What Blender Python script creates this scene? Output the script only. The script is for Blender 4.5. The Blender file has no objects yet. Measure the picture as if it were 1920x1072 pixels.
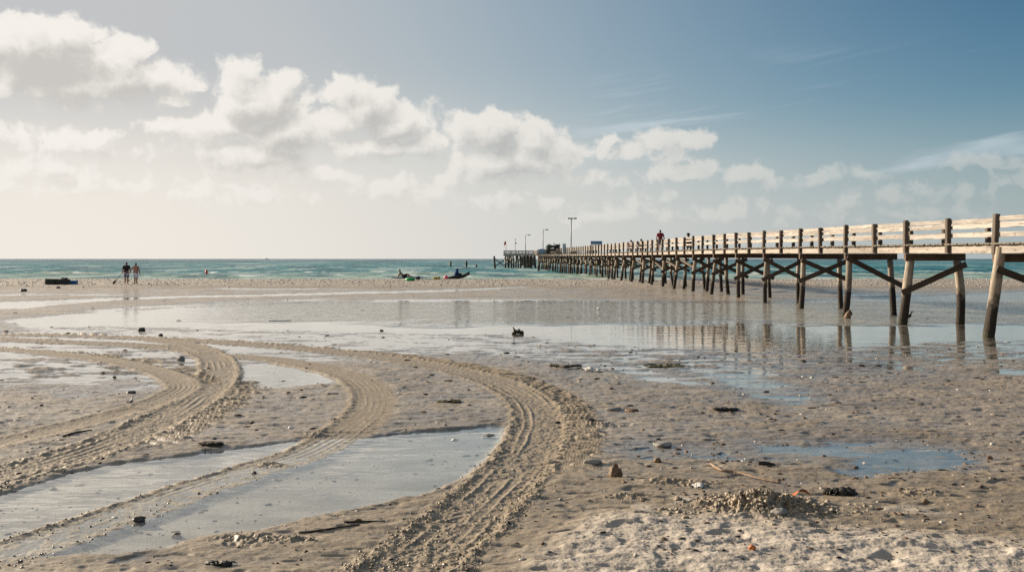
import bpy, bmesh, math, random
import numpy as np
from mathutils import Vector, Matrix, noise as mnoise

random.seed(7)
rng = np.random.default_rng(11)
S = bpy.context.scene
C = S.collection
R = math.radians

# ------------------------------------------------------------------ camera
F = 1866.7           # focal length in photo pixels (35 mm on 36 mm film, 1920 wide)
HY = 485.0           # eye level row
H = 2.1              # eye height over pool level
cam = bpy.data.cameras.new('camera')
cam.lens = 35; cam.sensor_width = 36
cam.shift_y = -(536 - HY) / 1920
cam.clip_end = 30000
co = bpy.data.objects.new('camera', cam); C.objects.link(co)
co.location = (0, 0, H); co.rotation_euler = (R(90), 0, 0)
S.camera = co

def G(px, py, z=0.0):
    """photo pixel -> point on the level z"""
    D = F * (H - z) / (py - HY)
    return ((px - 960) / F * D, D, z)
def AT(px, py, D):
    """photo pixel -> point at depth D"""
    return Vector(((px - 960) / F * D, D, H + (HY - py) / F * D))

# ------------------------------------------------------------------ bookkeeping
W = {}
def tag(o, label=None, cat=None, group=None, kind=None):
    if label: o['label'] = label
    if cat: o['category'] = cat
    if group: o['group'] = group
    if kind: o['kind'] = kind
    return o
def link(name, mesh, mat=None, parent=None, M=None):
    M = M or Matrix.Identity(4)
    o = bpy.data.objects.new(name, mesh); C.objects.link(o)
    if mat is not None and mesh is not None and len(mesh.materials) == 0:
        mesh.materials.append(mat)
    W[o.name] = M
    if parent is not None:
        o.parent = parent
        o.matrix_basis = W[parent.name].inverted() @ M
    else:
        o.matrix_basis = M
    return o
def empty(name, loc, rz=0):
    return link(name, None, None, None, Matrix.Translation(loc) @ Matrix.Rotation(rz, 4, 'Z'))
def mesh_of(bm, name='mesh', smooth=False):
    bmesh.ops.recalc_face_normals(bm, faces=bm.faces)
    me = bpy.data.meshes.new(name); bm.to_mesh(me); bm.free()
    if smooth:
        me.polygons.foreach_set('use_smooth', [True] * len(me.polygons))
    return me
def frame(p0, p1, up=Vector((0, 0, 1))):
    """matrix with local x along p0->p1, origin at p0"""
    p0 = Vector(p0); x = (Vector(p1) - p0); L = x.length; x.normalize()
    y = Vector(up).cross(x)
    if y.length < 1e-4: y = Vector((0, 1, 0)).cross(x)
    y.normalize(); z = x.cross(y)
    M = Matrix((x, y, z)).transposed().to_4x4(); M.translation = p0
    return M, L
def bm_beam(bm, L, w, h, n=4, jit=0.004, ch=None, off=(0, 0, 0)):
    """a sawn timber along local x: w across y, h across z, chamfered, a little uneven"""
    ch = min(w, h) * 0.12 if ch is None else ch
    a, b = w / 2, h / 2
    prof = [(-a, -b + ch), (-a + ch, -b), (a - ch, -b), (a, -b + ch), (a, b - ch), (a - ch, b), (-a + ch, b), (-a, b - ch)]
    rings = []
    for i in range(n + 1):
        t = i / n
        dy, dz = random.uniform(-jit, jit), random.uniform(-jit, jit)
        sx = random.uniform(-jit, jit) * (1 if i in (0, n) else 0)
        rings.append([bm.verts.new((off[0] + t * L + sx, off[1] + y + dy + random.uniform(-jit, jit) * .3,
                                    off[2] + z + dz + random.uniform(-jit, jit) * .3)) for y, z in prof])
    for i in range(n):
        for k in range(8):
            bm.faces.new((rings[i][k], rings[i][(k + 1) % 8], rings[i + 1][(k + 1) % 8], rings[i + 1][k]))
    bm.faces.new(rings[0][::-1]); bm.faces.new(rings[-1])
def beam(name, p0, p1, w, h, mat, parent=None, up=(0, 0, 1), n=4, jit=0.004):
    M, L = frame(p0, p1, up)
    bm = bmesh.new(); bm_beam(bm, L, w, h, n, jit)
    return link(name, mesh_of(bm), mat, parent, M)
def bm_tube(bm, pts, rad, sides=10, cap=True, rough=0.0, seed=0):
    rings = []
    n = len(pts)
    for i, p in enumerate(pts):
        p = Vector(p)
        d = (Vector(pts[min(i + 1, n - 1)]) - Vector(pts[max(i - 1, 0)])).normalized()
        u = d.cross(Vector((0, 0, 1)));
        if u.length < 0.15: u = d.cross(Vector((0, 1, 0)))
        u.normalize(); v = d.cross(u)
        r = rad[i] if hasattr(rad, '__len__') else rad
        ring = []
        for k in range(sides):
            a = 2 * math.pi * k / sides
            q = u * math.cos(a) + v * math.sin(a)
            rr = r * (1 + rough * mnoise.noise(Vector((q.x * 1.7 + seed, q.y * 1.7, q.z * 1.7)) + p * 2.3))
            ring.append(bm.verts.new(p + q * rr))
        rings.append(ring)
    for i in range(n - 1):
        for k in range(sides):
            bm.faces.new((rings[i][k], rings[i][(k + 1) % sides], rings[i + 1][(k + 1) % sides], rings[i + 1][k]))
    if cap:
        bm.faces.new(rings[0][::-1]); bm.faces.new(rings[-1])
def log(name, p0, p1, r0, r1, mat, parent=None, bow=0.02, sides=12, n=9, rough=0.12):
    M, L = frame(p0, p1, (0, 1, 0))
    bm = bmesh.new(); ph = random.uniform(0, 100); b1 = random.uniform(-bow, bow); b2 = random.uniform(-bow, bow)
    pts = [(L * i / n, b1 * math.sin(math.pi * i / n), b2 * math.sin(math.pi * i / n)) for i in range(n + 1)]
    bm_tube(bm, pts, [r0 + (r1 - r0) * i / n for i in range(n + 1)], sides, True, rough, ph)
    return link(name, mesh_of(bm, smooth=True), mat, parent, M)
def bm_box(bm, c, s, bev=0.0):
    r = bmesh.ops.create_cube(bm, size=1, matrix=Matrix.Translation(c) @ Matrix.Diagonal((*s, 1)))
    if bev:
        ed = list({e for v in r['verts'] for e in v.link_edges})
        bmesh.ops.bevel(bm, geom=ed, offset=bev, segments=2, affect='EDGES', profile=.5)
def blob(bm, c, s, sub=2, rough=.25, freq=1.3, seed=0.0, rot=None):
    r = bmesh.ops.create_icosphere(bm, subdivisions=sub, radius=1)
    rot = rot or Matrix.Identity(3)
    for v in r['verts']:
        p = v.co.copy()
        k = 1 + rough * mnoise.noise(p * freq + Vector((seed, seed * .7, -seed))) + rough * .5 * mnoise.noise(p * freq * 2.7 + Vector((seed, 3, seed)))
        p *= k
        v.co = rot @ Vector((p.x * s[0], p.y * s[1], p.z * s[2])) + Vector(c)

# ------------------------------------------------------------------ node helpers
def newmat(name):
    m = bpy.data.materials.new(name); m.use_nodes = True
    nt = m.node_tree; nt.nodes.clear()
    return m, nt
class E:
    """a float socket with arithmetic"""
    def __init__(s, nt, sock): s.nt, s.s = nt, sock
    def _b(s, op, o, rev=False):
        n = s.nt.nodes.new('ShaderNodeMath'); n.operation = op
        a, b = (o, s) if rev else (s, o)
        for i, q in enumerate((a, b)):
            if isinstance(q, E): s.nt.links.new(q.s, n.inputs[i])
            else: n.inputs[i].default_value = q
        return E(s.nt, n.outputs[0])
    def __add__(s, o): return s._b('ADD', o)
    __radd__ = __add__
    def __mul__(s, o): return s._b('MULTIPLY', o)
    __rmul__ = __mul__
    def __sub__(s, o): return s._b('SUBTRACT', o)
    def __rsub__(s, o): return s._b('SUBTRACT', o, True)
    def __truediv__(s, o): return s._b('DIVIDE', o)
    def mx(s, o): return s._b('MAXIMUM', o)
    def mn(s, o): return s._b('MINIMUM', o)
    def pw(s, o): return s._b('POWER', o)
    def un(s, op):
        n = s.nt.nodes.new('ShaderNodeMath'); n.operation = op; s.nt.links.new(s.s, n.inputs[0]); return E(s.nt, n.outputs[0])
    def ss(s, a, b, lo=0.0, hi=1.0, kind='SMOOTHSTEP'):
        n = s.nt.nodes.new('ShaderNodeMapRange'); n.interpolation_type = kind
        s.nt.links.new(s.s, n.inputs['Value'])
        n.inputs['From Min'].default_value = a; n.inputs['From Max'].default_value = b
        n.inputs['To Min'].default_value = lo; n.inputs['To Max'].default_value = hi
        return E(s.nt, n.outputs['Result'])
def put(nt, inp, v):
    if isinstance(v, E): nt.links.new(v.s, inp)
    elif isinstance(v, bpy.types.NodeSocket): nt.links.new(v, inp)
    elif isinstance(v, (tuple, list)) and len(v) == 3 and inp.type == 'RGBA': inp.default_value = (*v, 1)
    else: inp.default_value = v
def mixc(nt, f, a, b, mode='MIX'):
    n = nt.nodes.new('ShaderNodeMix'); n.data_type = 'RGBA'; n.blend_type = mode
    put(nt, n.inputs[0], f); put(nt, n.inputs[6], a); put(nt, n.inputs[7], b)
    return n.outputs[2]
def tex(nt, vec, scale, detail=4, rough=.55, kind='noise', dist=0.0, stretch=None, dims='3D'):
    if stretch:
        m = nt.nodes.new('ShaderNodeVectorMath'); m.operation = 'MULTIPLY'
        nt.links.new(vec, m.inputs[0]); m.inputs[1].default_value = stretch; vec = m.outputs[0]
    if kind == 'noise':
        n = nt.nodes.new('ShaderNodeTexNoise'); n.inputs['Detail'].default_value = detail
        n.inputs['Roughness'].default_value = rough; n.inputs['Distortion'].default_value = dist
        n.noise_dimensions = dims
        out = n.outputs[0]
    else:
        n = nt.nodes.new('ShaderNodeTexVoronoi'); out = n.outputs['Distance']
    n.inputs['Scale'].default_value = scale
    nt.links.new(vec, n.inputs['Vector'])
    return E(nt, out)
def attr(nt, name):
    n = nt.nodes.new('ShaderNodeAttribute'); n.attribute_name = name; return E(nt, n.outputs['Fac'])
def bump(nt, h, strength, dist, normal=None):
    b = nt.nodes.new('ShaderNodeBump'); put(nt, b.inputs['Strength'], strength); b.inputs['Distance'].default_value = dist
    put(nt, b.inputs['Height'], h)
    if normal is not None: nt.links.new(normal, b.inputs['Normal'])
    return b.outputs[0]
def principled(nt, **k):
    p = nt.nodes.new('ShaderNodeBsdfPrincipled')
    for a, v in k.items(): put(nt, p.inputs[a.replace('_', ' ')], v)
    o = nt.nodes.new('ShaderNodeOutputMaterial'); nt.links.new(p.outputs[0], o.inputs[0])
    return p
def coords(nt, which='Object'):
    return nt.nodes.new('ShaderNodeTexCoord').outputs[which]
def position(nt): return nt.nodes.new('ShaderNodeNewGeometry').outputs['Position']
def sepxyz(nt, v):
    n = nt.nodes.new('ShaderNodeSeparateXYZ'); nt.links.new(v, n.inputs[0]); return [E(nt, o) for o in n.outputs]
def simple(name, col, rough=.7, var=.25, scale=8, spec=.3, bmp=.3, metal=0.0):
    m, nt = newmat(name); v = coords(nt)
    n = tex(nt, v, scale, 5)
    c = mixc(nt, n.ss(.3, .7), tuple(x * (1 - var) for x in col), tuple(min(1, x * (1 + var)) for x in col))
    n2 = tex(nt, v, scale * 5, 4)
    principled(nt, Base_Color=c, Roughness=n.ss(.2, .8, rough * .85, min(1, rough * 1.1)), Specular_IOR_Level=spec, Metallic=metal, Normal=bump(nt, n2, bmp, .01))
    return m

# ------------------------------------------------------------------ sun and sky
SUN_AZ, SUN_EL = R(-57), R(15.5)      # azimuth from +Y, towards -X
sun = bpy.data.lights.new('sun', 'SUN'); sun.energy = 5.0; sun.angle = R(.6); sun.color = (1, .86, .67)
so = bpy.data.objects.new('sun', sun); C.objects.link(so)
sd = Vector((math.sin(SUN_AZ) * math.cos(SUN_EL), math.cos(SUN_AZ) * math.cos(SUN_EL), math.sin(SUN_EL)))
so.rotation_euler = sd.to_track_quat('Z', 'Y').to_euler()
so.location = sd * 200

wd = bpy.data.worlds.new('World'); S.world = wd; wd.use_nodes = True
nt = wd.node_tree; nt.nodes.clear()
STR = 0.05; EXPO = 1.05
dirv = coords(nt, 'Generated')
nrm = nt.nodes.new('ShaderNodeVectorMath'); nrm.operation = 'NORMALIZE'; nt.links.new(dirv, nrm.inputs[0])
X, Y, Z = sepxyz(nt, nrm.outputs[0])
az = X._b('ARCTAN2', Y)
el = Z.un('ARCSINE')
U = az * 18.667; V = el * 18.667           # hundreds of photo pixels
def comb(nt, x, y, z=0.0):
    n = nt.nodes.new('ShaderNodeCombineXYZ'); put(nt, n.inputs[0], x); put(nt, n.inputs[1], y); put(nt, n.inputs[2], z); return n.outputs[0]
uv = comb(nt, U, V)
def cpix(px, py):
    a = math.atan((px - 960) / F); return a * 18.667, math.atan((485 - py) / F * math.cos(a)) * 18.667
BLOBS = [  # px, py, rx, ry, gain
 (70,105,120,62,1),(35,75,60,32,1),(130,72,60,34,1),(195,115,75,38,1),(240,100,42,26,1),(235,150,110,42,1),(300,180,48,24,1),(130,165,150,38,1),
 (455,160,48,38,1),(520,165,40,26,1),(490,205,85,52,1),(420,235,90,30,1),(330,228,60,16,.9),(530,250,80,50,1),(480,290,100,36,1),(560,322,50,18,.8),(400,275,60,18,.8),
 (655,175,52,30,1),(690,205,62,42,1),(740,240,70,38,1),(705,272,120,28,1),(640,235,40,40,1),(785,270,48,30,.9),(800,215,28,14,.7),
 (880,240,42,30,1),(920,255,65,42,1),(1000,265,56,38,1),(1030,300,48,40,1),(955,305,110,40,1),(890,330,80,20,.9),
 (1170,285,62,14,.9),(1150,268,22,9,.9),(1232,262,36,18,1),(1292,266,40,15,1),(1265,300,45,18,1),(1265,320,70,18,1),
 (1402,325,34,18,1),(1432,342,46,12,.9),(1255,360,28,14,.8),(1740,360,66,13,.9),(1710,352,28,11,.9),(1560,330,44,8,.7),(1895,305,40,10,.7),(1905,335,36,12,.8),
 (1600,375,16,12,.6),(130,265,70,22,.8),(175,285,50,12,.7),(95,320,60,22,.8),(150,345,95,14,.7),(460,370,80,14,.8),(430,350,50,12,.7),
 (950,375,62,18,.8),(985,360,26,14,.8),(730,350,110,16,.6),(880,365,80,16,.6),(1030,375,40,10,.6),(1190,400,60,10,.5),(1400,395,80,8,.45),(1700,400,80,8,.4),(20,255,36,18,.7),
 (1110,340,30,10,.5),(620,330,60,14,.6),
 # beyond the frame, so that other views and reflections stay a sky
 (-300,180,170,60,1),(-520,260,150,50,1),(-180,300,120,30,.8),(2250,300,120,22,.8),(2450,240,160,40,.9),(2700,330,200,26,.8),(-900,150,240,80,1),(3200,200,260,60,1),
]
warp = nt.nodes.new('ShaderNodeTexNoise'); warp.inputs['Scale'].default_value = 1.7; warp.inputs['Detail'].default_value = 3
nt.links.new(uv, warp.inputs['Vector'])
wv = nt.nodes.new('ShaderNodeVectorMath'); wv.operation = 'MULTIPLY_ADD'
nt.links.new(warp.outputs['Color'], wv.inputs[0]); wv.inputs[1].default_value = (.42, .30, 0)
nt.links.new(uv, wv.inputs[2])
wv2 = nt.nodes.new('ShaderNodeVectorMath'); wv2.operation = 'SUBTRACT'; nt.links.new(wv.outputs[0], wv2.inputs[0]); wv2.inputs[1].default_value = (.21, .15, 0)
def field(vec, oct):
    acc = None
    for px, py, rx, ry, g in BLOBS:
        cx, cy = cpix(px, py); sx, sy = 100 / rx / 1.12, 100 / ry / 1.12
        n = nt.nodes.new('ShaderNodeVectorMath'); n.operation = 'MULTIPLY_ADD'
        nt.links.new(vec, n.inputs[0]); n.inputs[1].default_value = (sx, sy, 0); n.inputs[2].default_value = (-cx * sx, -cy * sy, 0)
        l = nt.nodes.new('ShaderNodeVectorMath'); l.operation = 'LENGTH'; nt.links.new(n.outputs[0], l.inputs[0])
        k = min(rx * .6, ry) / 40 * g
        e = E(nt, l.outputs['Value']) * (-k) + k
        if acc is None: acc = e
        else:
            n = nt.nodes.new('ShaderNodeMath'); n.operation = 'SMOOTH_MAX'
            nt.links.new(acc.s, n.inputs[0]); nt.links.new(e.s, n.inputs[1]); n.inputs[2].default_value = .12
            acc = E(nt, n.outputs[0])
    nz = tex(nt, vec, 2.1, oct, .58, dims='2D')
    return acc + (nz - .5) * 1.2 + .17
d0 = field(wv2.outputs[0], 8)
offv = nt.nodes.new('ShaderNodeVectorMath'); offv.operation = 'ADD'; nt.links.new(wv2.outputs[0], offv.inputs[0]); offv.inputs[1].default_value = (-.13, .22, 0)
d1 = field(offv.outputs[0], 5)
under = ((d1 - d0) * 1.6).mx(0.0).mn(.9)
alpha = (d0 / (under + .33)).ss(.0, 1.0)
shade = (d1 * .75 + (d1 - d0) * .55).ss(-.10, 1.05)
sky = nt.nodes.new('ShaderNodeTexSky'); sky.sky_type = 'NISHITA'; sky.sun_disc = False
sky.sun_elevation = SUN_EL; sky.sun_rotation = SUN_AZ
sky.air_density = 1.0; sky.dust_density = .3; sky.ozone_density = 5.5
def col(c): return tuple(x / STR / 2 ** EXPO for x in c)
tnt = nt.nodes.new('ShaderNodeMix'); tnt.data_type = 'RGBA'; tnt.blend_type = 'MULTIPLY'; tnt.inputs[0].default_value = 1
nt.links.new(sky.outputs[0], tnt.inputs[6]); tnt.inputs[7].default_value = (.58, .80, .745, 1)
left = az.ss(.60, -.47)                     # 1 towards the sun
low = el.ss(.36, 0.0, 0, 1, 'LINEAR').pw(2.8)
# thin marine veil over the blue
high = el.ss(.05, .20)
veilc = mixc(nt, left, col((.36, .48, .52)), mixc(nt, high, col((.84, .79, .72)), col((.555, .56, .565))))
vf = (low * .88 + left * 1.02).mn(.97).mx(.03)
base = mixc(nt, vf, tnt.outputs[2], veilc)
hor = el.ss(.16, 0.0)
base = mixc(nt, hor * .70, base, mixc(nt, left, col((.42, .45, .445)), col((.90, .84, .765))))
# high streaks
rot = nt.nodes.new('ShaderNodeMapping'); rot.inputs['Rotation'].default_value = (0, 0, R(-8)); nt.links.new(uv, rot.inputs['Vector'])
st = tex(nt, rot.outputs[0], 1.0, 7, .6, stretch=(.085, 1.35, 1), dims='2D', dist=.2)
st2 = tex(nt, uv, .35, 2, .5, dims='2D')
cir = st.ss(.43, .60) * st2.ss(.34, .50) * el.ss(.06, .10) * el.ss(.21, .15) * az.ss(0.0, .15)
base = mixc(nt, cir * .66, base, col((.58, .66, .71)))
cl_lit = mixc(nt, left, col((.68, .67, .63)), col((.93, .89, .83)))
cl_shd = mixc(nt, left, col((.33, .38, .40)), col((.60, .575, .54)))
clc = mixc(nt, shade, cl_lit, cl_shd)
far = el.ss(.13, .03)
clc = mixc(nt, far * .45, clc, base)
fin = mixc(nt, alpha * az.ss(.05, .42, .95, .48), base, clc)
bg = nt.nodes.new('ShaderNodeBackground'); bg.inputs[1].default_value = STR; nt.links.new(fin, bg.inputs[0])
wo = nt.nodes.new('ShaderNodeOutputWorld'); nt.links.new(bg.outputs[0], wo.inputs[0])
wd.cycles.sampling_method = 'MANUAL'; wd.cycles.sample_map_resolution = 512

S.view_settings.view_transform = 'Standard'; S.view_settings.look = 'None'
S.view_settings.exposure = EXPO; S.view_settings.gamma = 1
S.cycles.use_denoising = False
S.cycles.max_bounces = 6; S.cycles.transparent_max_bounces = 8; S.cycles.caustics_reflective = False; S.cycles.caustics_refractive = False

# ------------------------------------------------------------------ the beach: one height field
def perlin(x, y, seed=0):
    xi = np.floor(x).astype(np.int64); yi = np.floor(y).astype(np.int64)
    xf = (x - xi).astype(np.float32); yf = (y - yi).astype(np.float32)
    u = xf * xf * xf * (xf * (xf * 6 - 15) + 10); v = yf * yf * yf * (yf * (yf * 6 - 15) + 10)
    def g(ix, iy, fx, fy):
        h = (ix * 374761393 + iy * 668265263 + seed * 1442695041) & 0xFFFFFFFF
        h = ((h ^ (h >> 13)) * 1274126177) & 0xFFFFFFFF
        a = ((h ^ (h >> 16)) & 0xFFFF).astype(np.float32) * (2 * np.pi / 65536)
        return np.cos(a) * fx + np.sin(a) * fy
    n0 = g(xi, yi, xf, yf); n1 = g(xi + 1, yi, xf - 1, yf)
    n2 = g(xi, yi + 1, xf, yf - 1); n3 = g(xi + 1, yi + 1, xf - 1, yf - 1)
    a = n0 + u * (n1 - n0); b = n2 + u * (n3 - n2)
    return (a + v * (b - a)) * 1.4
def fbm(x, y, oct=4, seed=0, gain=.5):
    t = 0; a = 1; s = 0
    for i in range(oct):
        t = t + a * perlin(x * 2 ** i, y * 2 ** i, seed + i * 17); s += a; a *= gain
    return t / s
def sst(a, b, x):
    t = np.clip((x - a) / (b - a), 0, 1); return t * t * (3 - 2 * t)
def gpoly(p): return [G(a, b)[:2] for a, b in p]
def smooth_line(pts, n=14):
    """Catmull-Rom through the points"""
    P = [pts[0]] + list(pts) + [pts[-1]]; out = []
    for i in range(1, len(P) - 2):
        p0, p1, p2, p3 = (np.array(P[i + k], float) for k in (-1, 0, 1, 2))
        for t in np.linspace(0, 1, n, endpoint=False):
            out.append(.5 * ((2 * p1) + (-p0 + p2) * t + (2 * p0 - 5 * p1 + 4 * p2 - p3) * t * t + (-p0 + 3 * p1 - 3 * p2 + p3) * t ** 3))
    out.append(np.array(pts[-1], float)); return np.array(out)
def sdist(x, y, poly):
    """signed distance, positive inside"""
    d = np.full(x.shape, 1e9, np.float32); ins = np.zeros(x.shape, bool)
    n = len(poly)
    for i in range(n):
        ax, ay = poly[i]; bx, by = poly[(i + 1) % n]
        ex, ey = bx - ax, by - ay
        t = np.clip(((x - ax) * ex + (y - ay) * ey) / (ex * ex + ey * ey + 1e-9), 0, 1)
        d = np.minimum(d, (x - ax - t * ex) ** 2 + (y - ay - t * ey) ** 2)
        c = ((ay > y) != (by > y))
        xs = ax + (y - ay) * ex / (ey if abs(ey) > 1e-9 else 1e-9)
        ins ^= c & (x < xs)
    d = np.sqrt(d)
    return np.where(ins, d, -d)

POOLS = [  # pixel outline, level, shore width (m), warp (m), ripple left in it
 # broken film of water on the flat, left and middle
 ([(-400,650),(-200,632),(0,622),(60,612),(480,620),(960,628),(1150,660),(1300,680),(1400,692),(1100,684),(900,664),(800,662),(640,672),(480,690),(430,700),(300,722),(150,722),(0,712),(-400,760)], -.007, 1.8, .6, 2.6),
 ([(960,620),(1150,640),(1500,645),(1800,634),(1920,632),(2100,636),(2000,676),(1800,690),(1700,708),(1500,712),(1330,702),(1180,692),(1050,664)], .003, 1.3, .6, 2.3),
 # big tide pool
 ([(20,602),(100,593),(200,586),(330,578),(480,570),(600,565),(760,562),(950,562),(1110,563),(1300,566),(1420,566),(1560,562),(1700,556),(1920,546),(2300,538),(2600,560),(2300,636),(1920,636),(1850,634),(1700,641),(1500,648),(1350,650),(1200,647),(1100,640),(1020,630),(960,625),(700,621),(600,619),(480,617),(300,612),(200,610),(110,612),(60,610)], -.05, 1.3, .5, .5),
 # thin bright channels behind it
 ([(-300,575),(0,566),(110,562),(212,558),(330,555),(480,552),(680,547),(848,543),(990,537),(995,539),(848,546.5),(680,550.5),(480,556),(330,559),(212,563),(110,571),(40,579),(-300,588)], -.055, .30, .35, .4),
 ([(-200,552.5),(0,551),(120,550.8),(210,552),(260,553.6),(200,553.8),(100,553),(0,554.5),(-200,556)], -.05, .28, .3, .5),
 ([(150,583),(260,574.5),(340,571),(470,564),(600,560),(620,562),(480,568),(345,574.5),(270,578),(190,585)], -.014, .8, .4, 1),
 ([(400,540.5),(560,541),(640,541.2),(560,543),(420,542.5)], -.045, .28, .3, .5),
 ([(1075,531.5),(1120,531),(1180,532),(1190,534),(1130,535.2),(1085,534.6)], -.03, .5, .3, .4),
 ([(1560,552),(1700,549),(1790,548),(1700,553),(1600,555)], -.02, .4, .3, .6),
 # bright pond behind the middle track
 ([(440,690),(480,682),(560,686),(640,700),(664,710),(620,720),(520,727),(445,725),(432,708)], -.012, .40, .35, 1.3),
 ([(170,652),(330,658),(396,674),(398,700),(375,708),(330,695),(250,684),(180,668)], -.005, .6, .3, 2.2),
 ([(-150,690),(30,672),(180,678),(300,692),(290,706),(150,716),(0,712),(-150,720)], -.005, .6, .4, 2.4),
 ([(90,742),(170,736),(250,728),(300,729),(240,738),(150,746)], .001, .35, .2, 1.6),
 # streaks on the right-hand flat
 ([(1290,690),(1360,686),(1400,694),(1460,712),(1520,735),(1545,752),(1480,762),(1400,740),(1300,700)], -.004, .45, .35, 1.6),
 ([(1150,690),(1240,700),(1330,722),(1300,726),(1190,712)], -.004, .35, .3, 1.5),
 ([(1840,690),(1960,694),(2000,702),(1880,704)], -.006, .3, .3, .8),
 # near left pool
 ([(-300,985),(-80,945),(0,928),(66,908),(128,886),(207,873),(374,851),(480,837),(573,826),(682,822),(800,810),(901,801),(944,801),(944,826),(905,869),(856,902),(780,930),(691,948),(564,976),(480,993),(352,1011),(308,1027),(200,1037),(0,1052),(-80,1067),(-400,1110)], -.033, .085, .10, .32),
 # near right pool and its thin arms
 ([(1400,832),(1527,830),(1655,828),(1783,830),(1870,850),(1850,878),(1700,892),(1612,890),(1570,864),(1497,862),(1400,846)], -.003, .26, .28, 1.5),
 ([(1130,842),(1200,826),(1330,835),(1450,842),(1540,862),(1420,868),(1300,862),(1180,864)], .005, .3, .25, 1.3),
 ([(1560,876),(1640,888),(1640,896),(1580,890)], -.012, .1, .08, .7),
]
TRACKS = {  # photo centre line, half width, relief, lug side (+1 right of travel, -1 left), roughness
 'main': ([(-120,630),(20,627.5),(120,629),(230,632.5),(330,637),(430,643),(530,650),(640,661),(740,674),(830,690),(910,710),(965,733),(1000,760),(1012,792),(1004,826),(984,862),(948,906),(900,952),(846,1004),(770,1064),(700,1120),(600,1190),(480,1280)], .36, 1.0, -1, 1.0, (9.2,99)),
 'mid': ([(431,667),(506,673),(559,683),(606,692),(650,705),(682,722),(697,748),(688,778),(646,812),(575,850),(475,882),(352,922),(200,975),(60,1022),(-60,1062),(-250,1130)], .30, .62, 0, .5, None),
 'left': ([(-60,632),(80,640),(190,644),(290,650),(360,657),(398,670),(412,690),(408,708),(393,730),(352,762),(290,796),(210,832),(120,862),(20,890),(-60,914),(-250,975)], .36, 1.0, -1, 1.0, (10.6,18)),
 'fork': ([(-120,652),(0,655),(60,659),(132,667),(220,679),(290,695),(330,711),(345,728),(312,748),(260,767),(176,790),(88,812),(0,832),(-80,852),(-250,900)], .27, .7, -1, .6, (15.9,40)),
 'spur': ([(264,634.5),(310,640),(360,648),(395,660)], .26, .6, 0, .5, None),
}
TR = {k: (smooth_line([G(a, b)[:2] for a, b in v[0]], 16),) + v[1:] for k, v in TRACKS.items()}
DRY = gpoly([(880,1110),(940,1080),(985,1035),(1010,1005),(1080,975),(1160,962),(1250,958),(1340,968),(1450,978),(1560,984),(1680,992),(1780,1004),(1920,1012),(2300,1030),(2600,1500),(700,1500),(800,1200)])
PATCH = gpoly([(1640,958),(1700,952),(1780,962),(1776,968),(1690,966)])
SPILL = gpoly([(1090,985),(1200,945),(1300,935),(1330,960),(1250,985),(1100,1010)])

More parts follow.
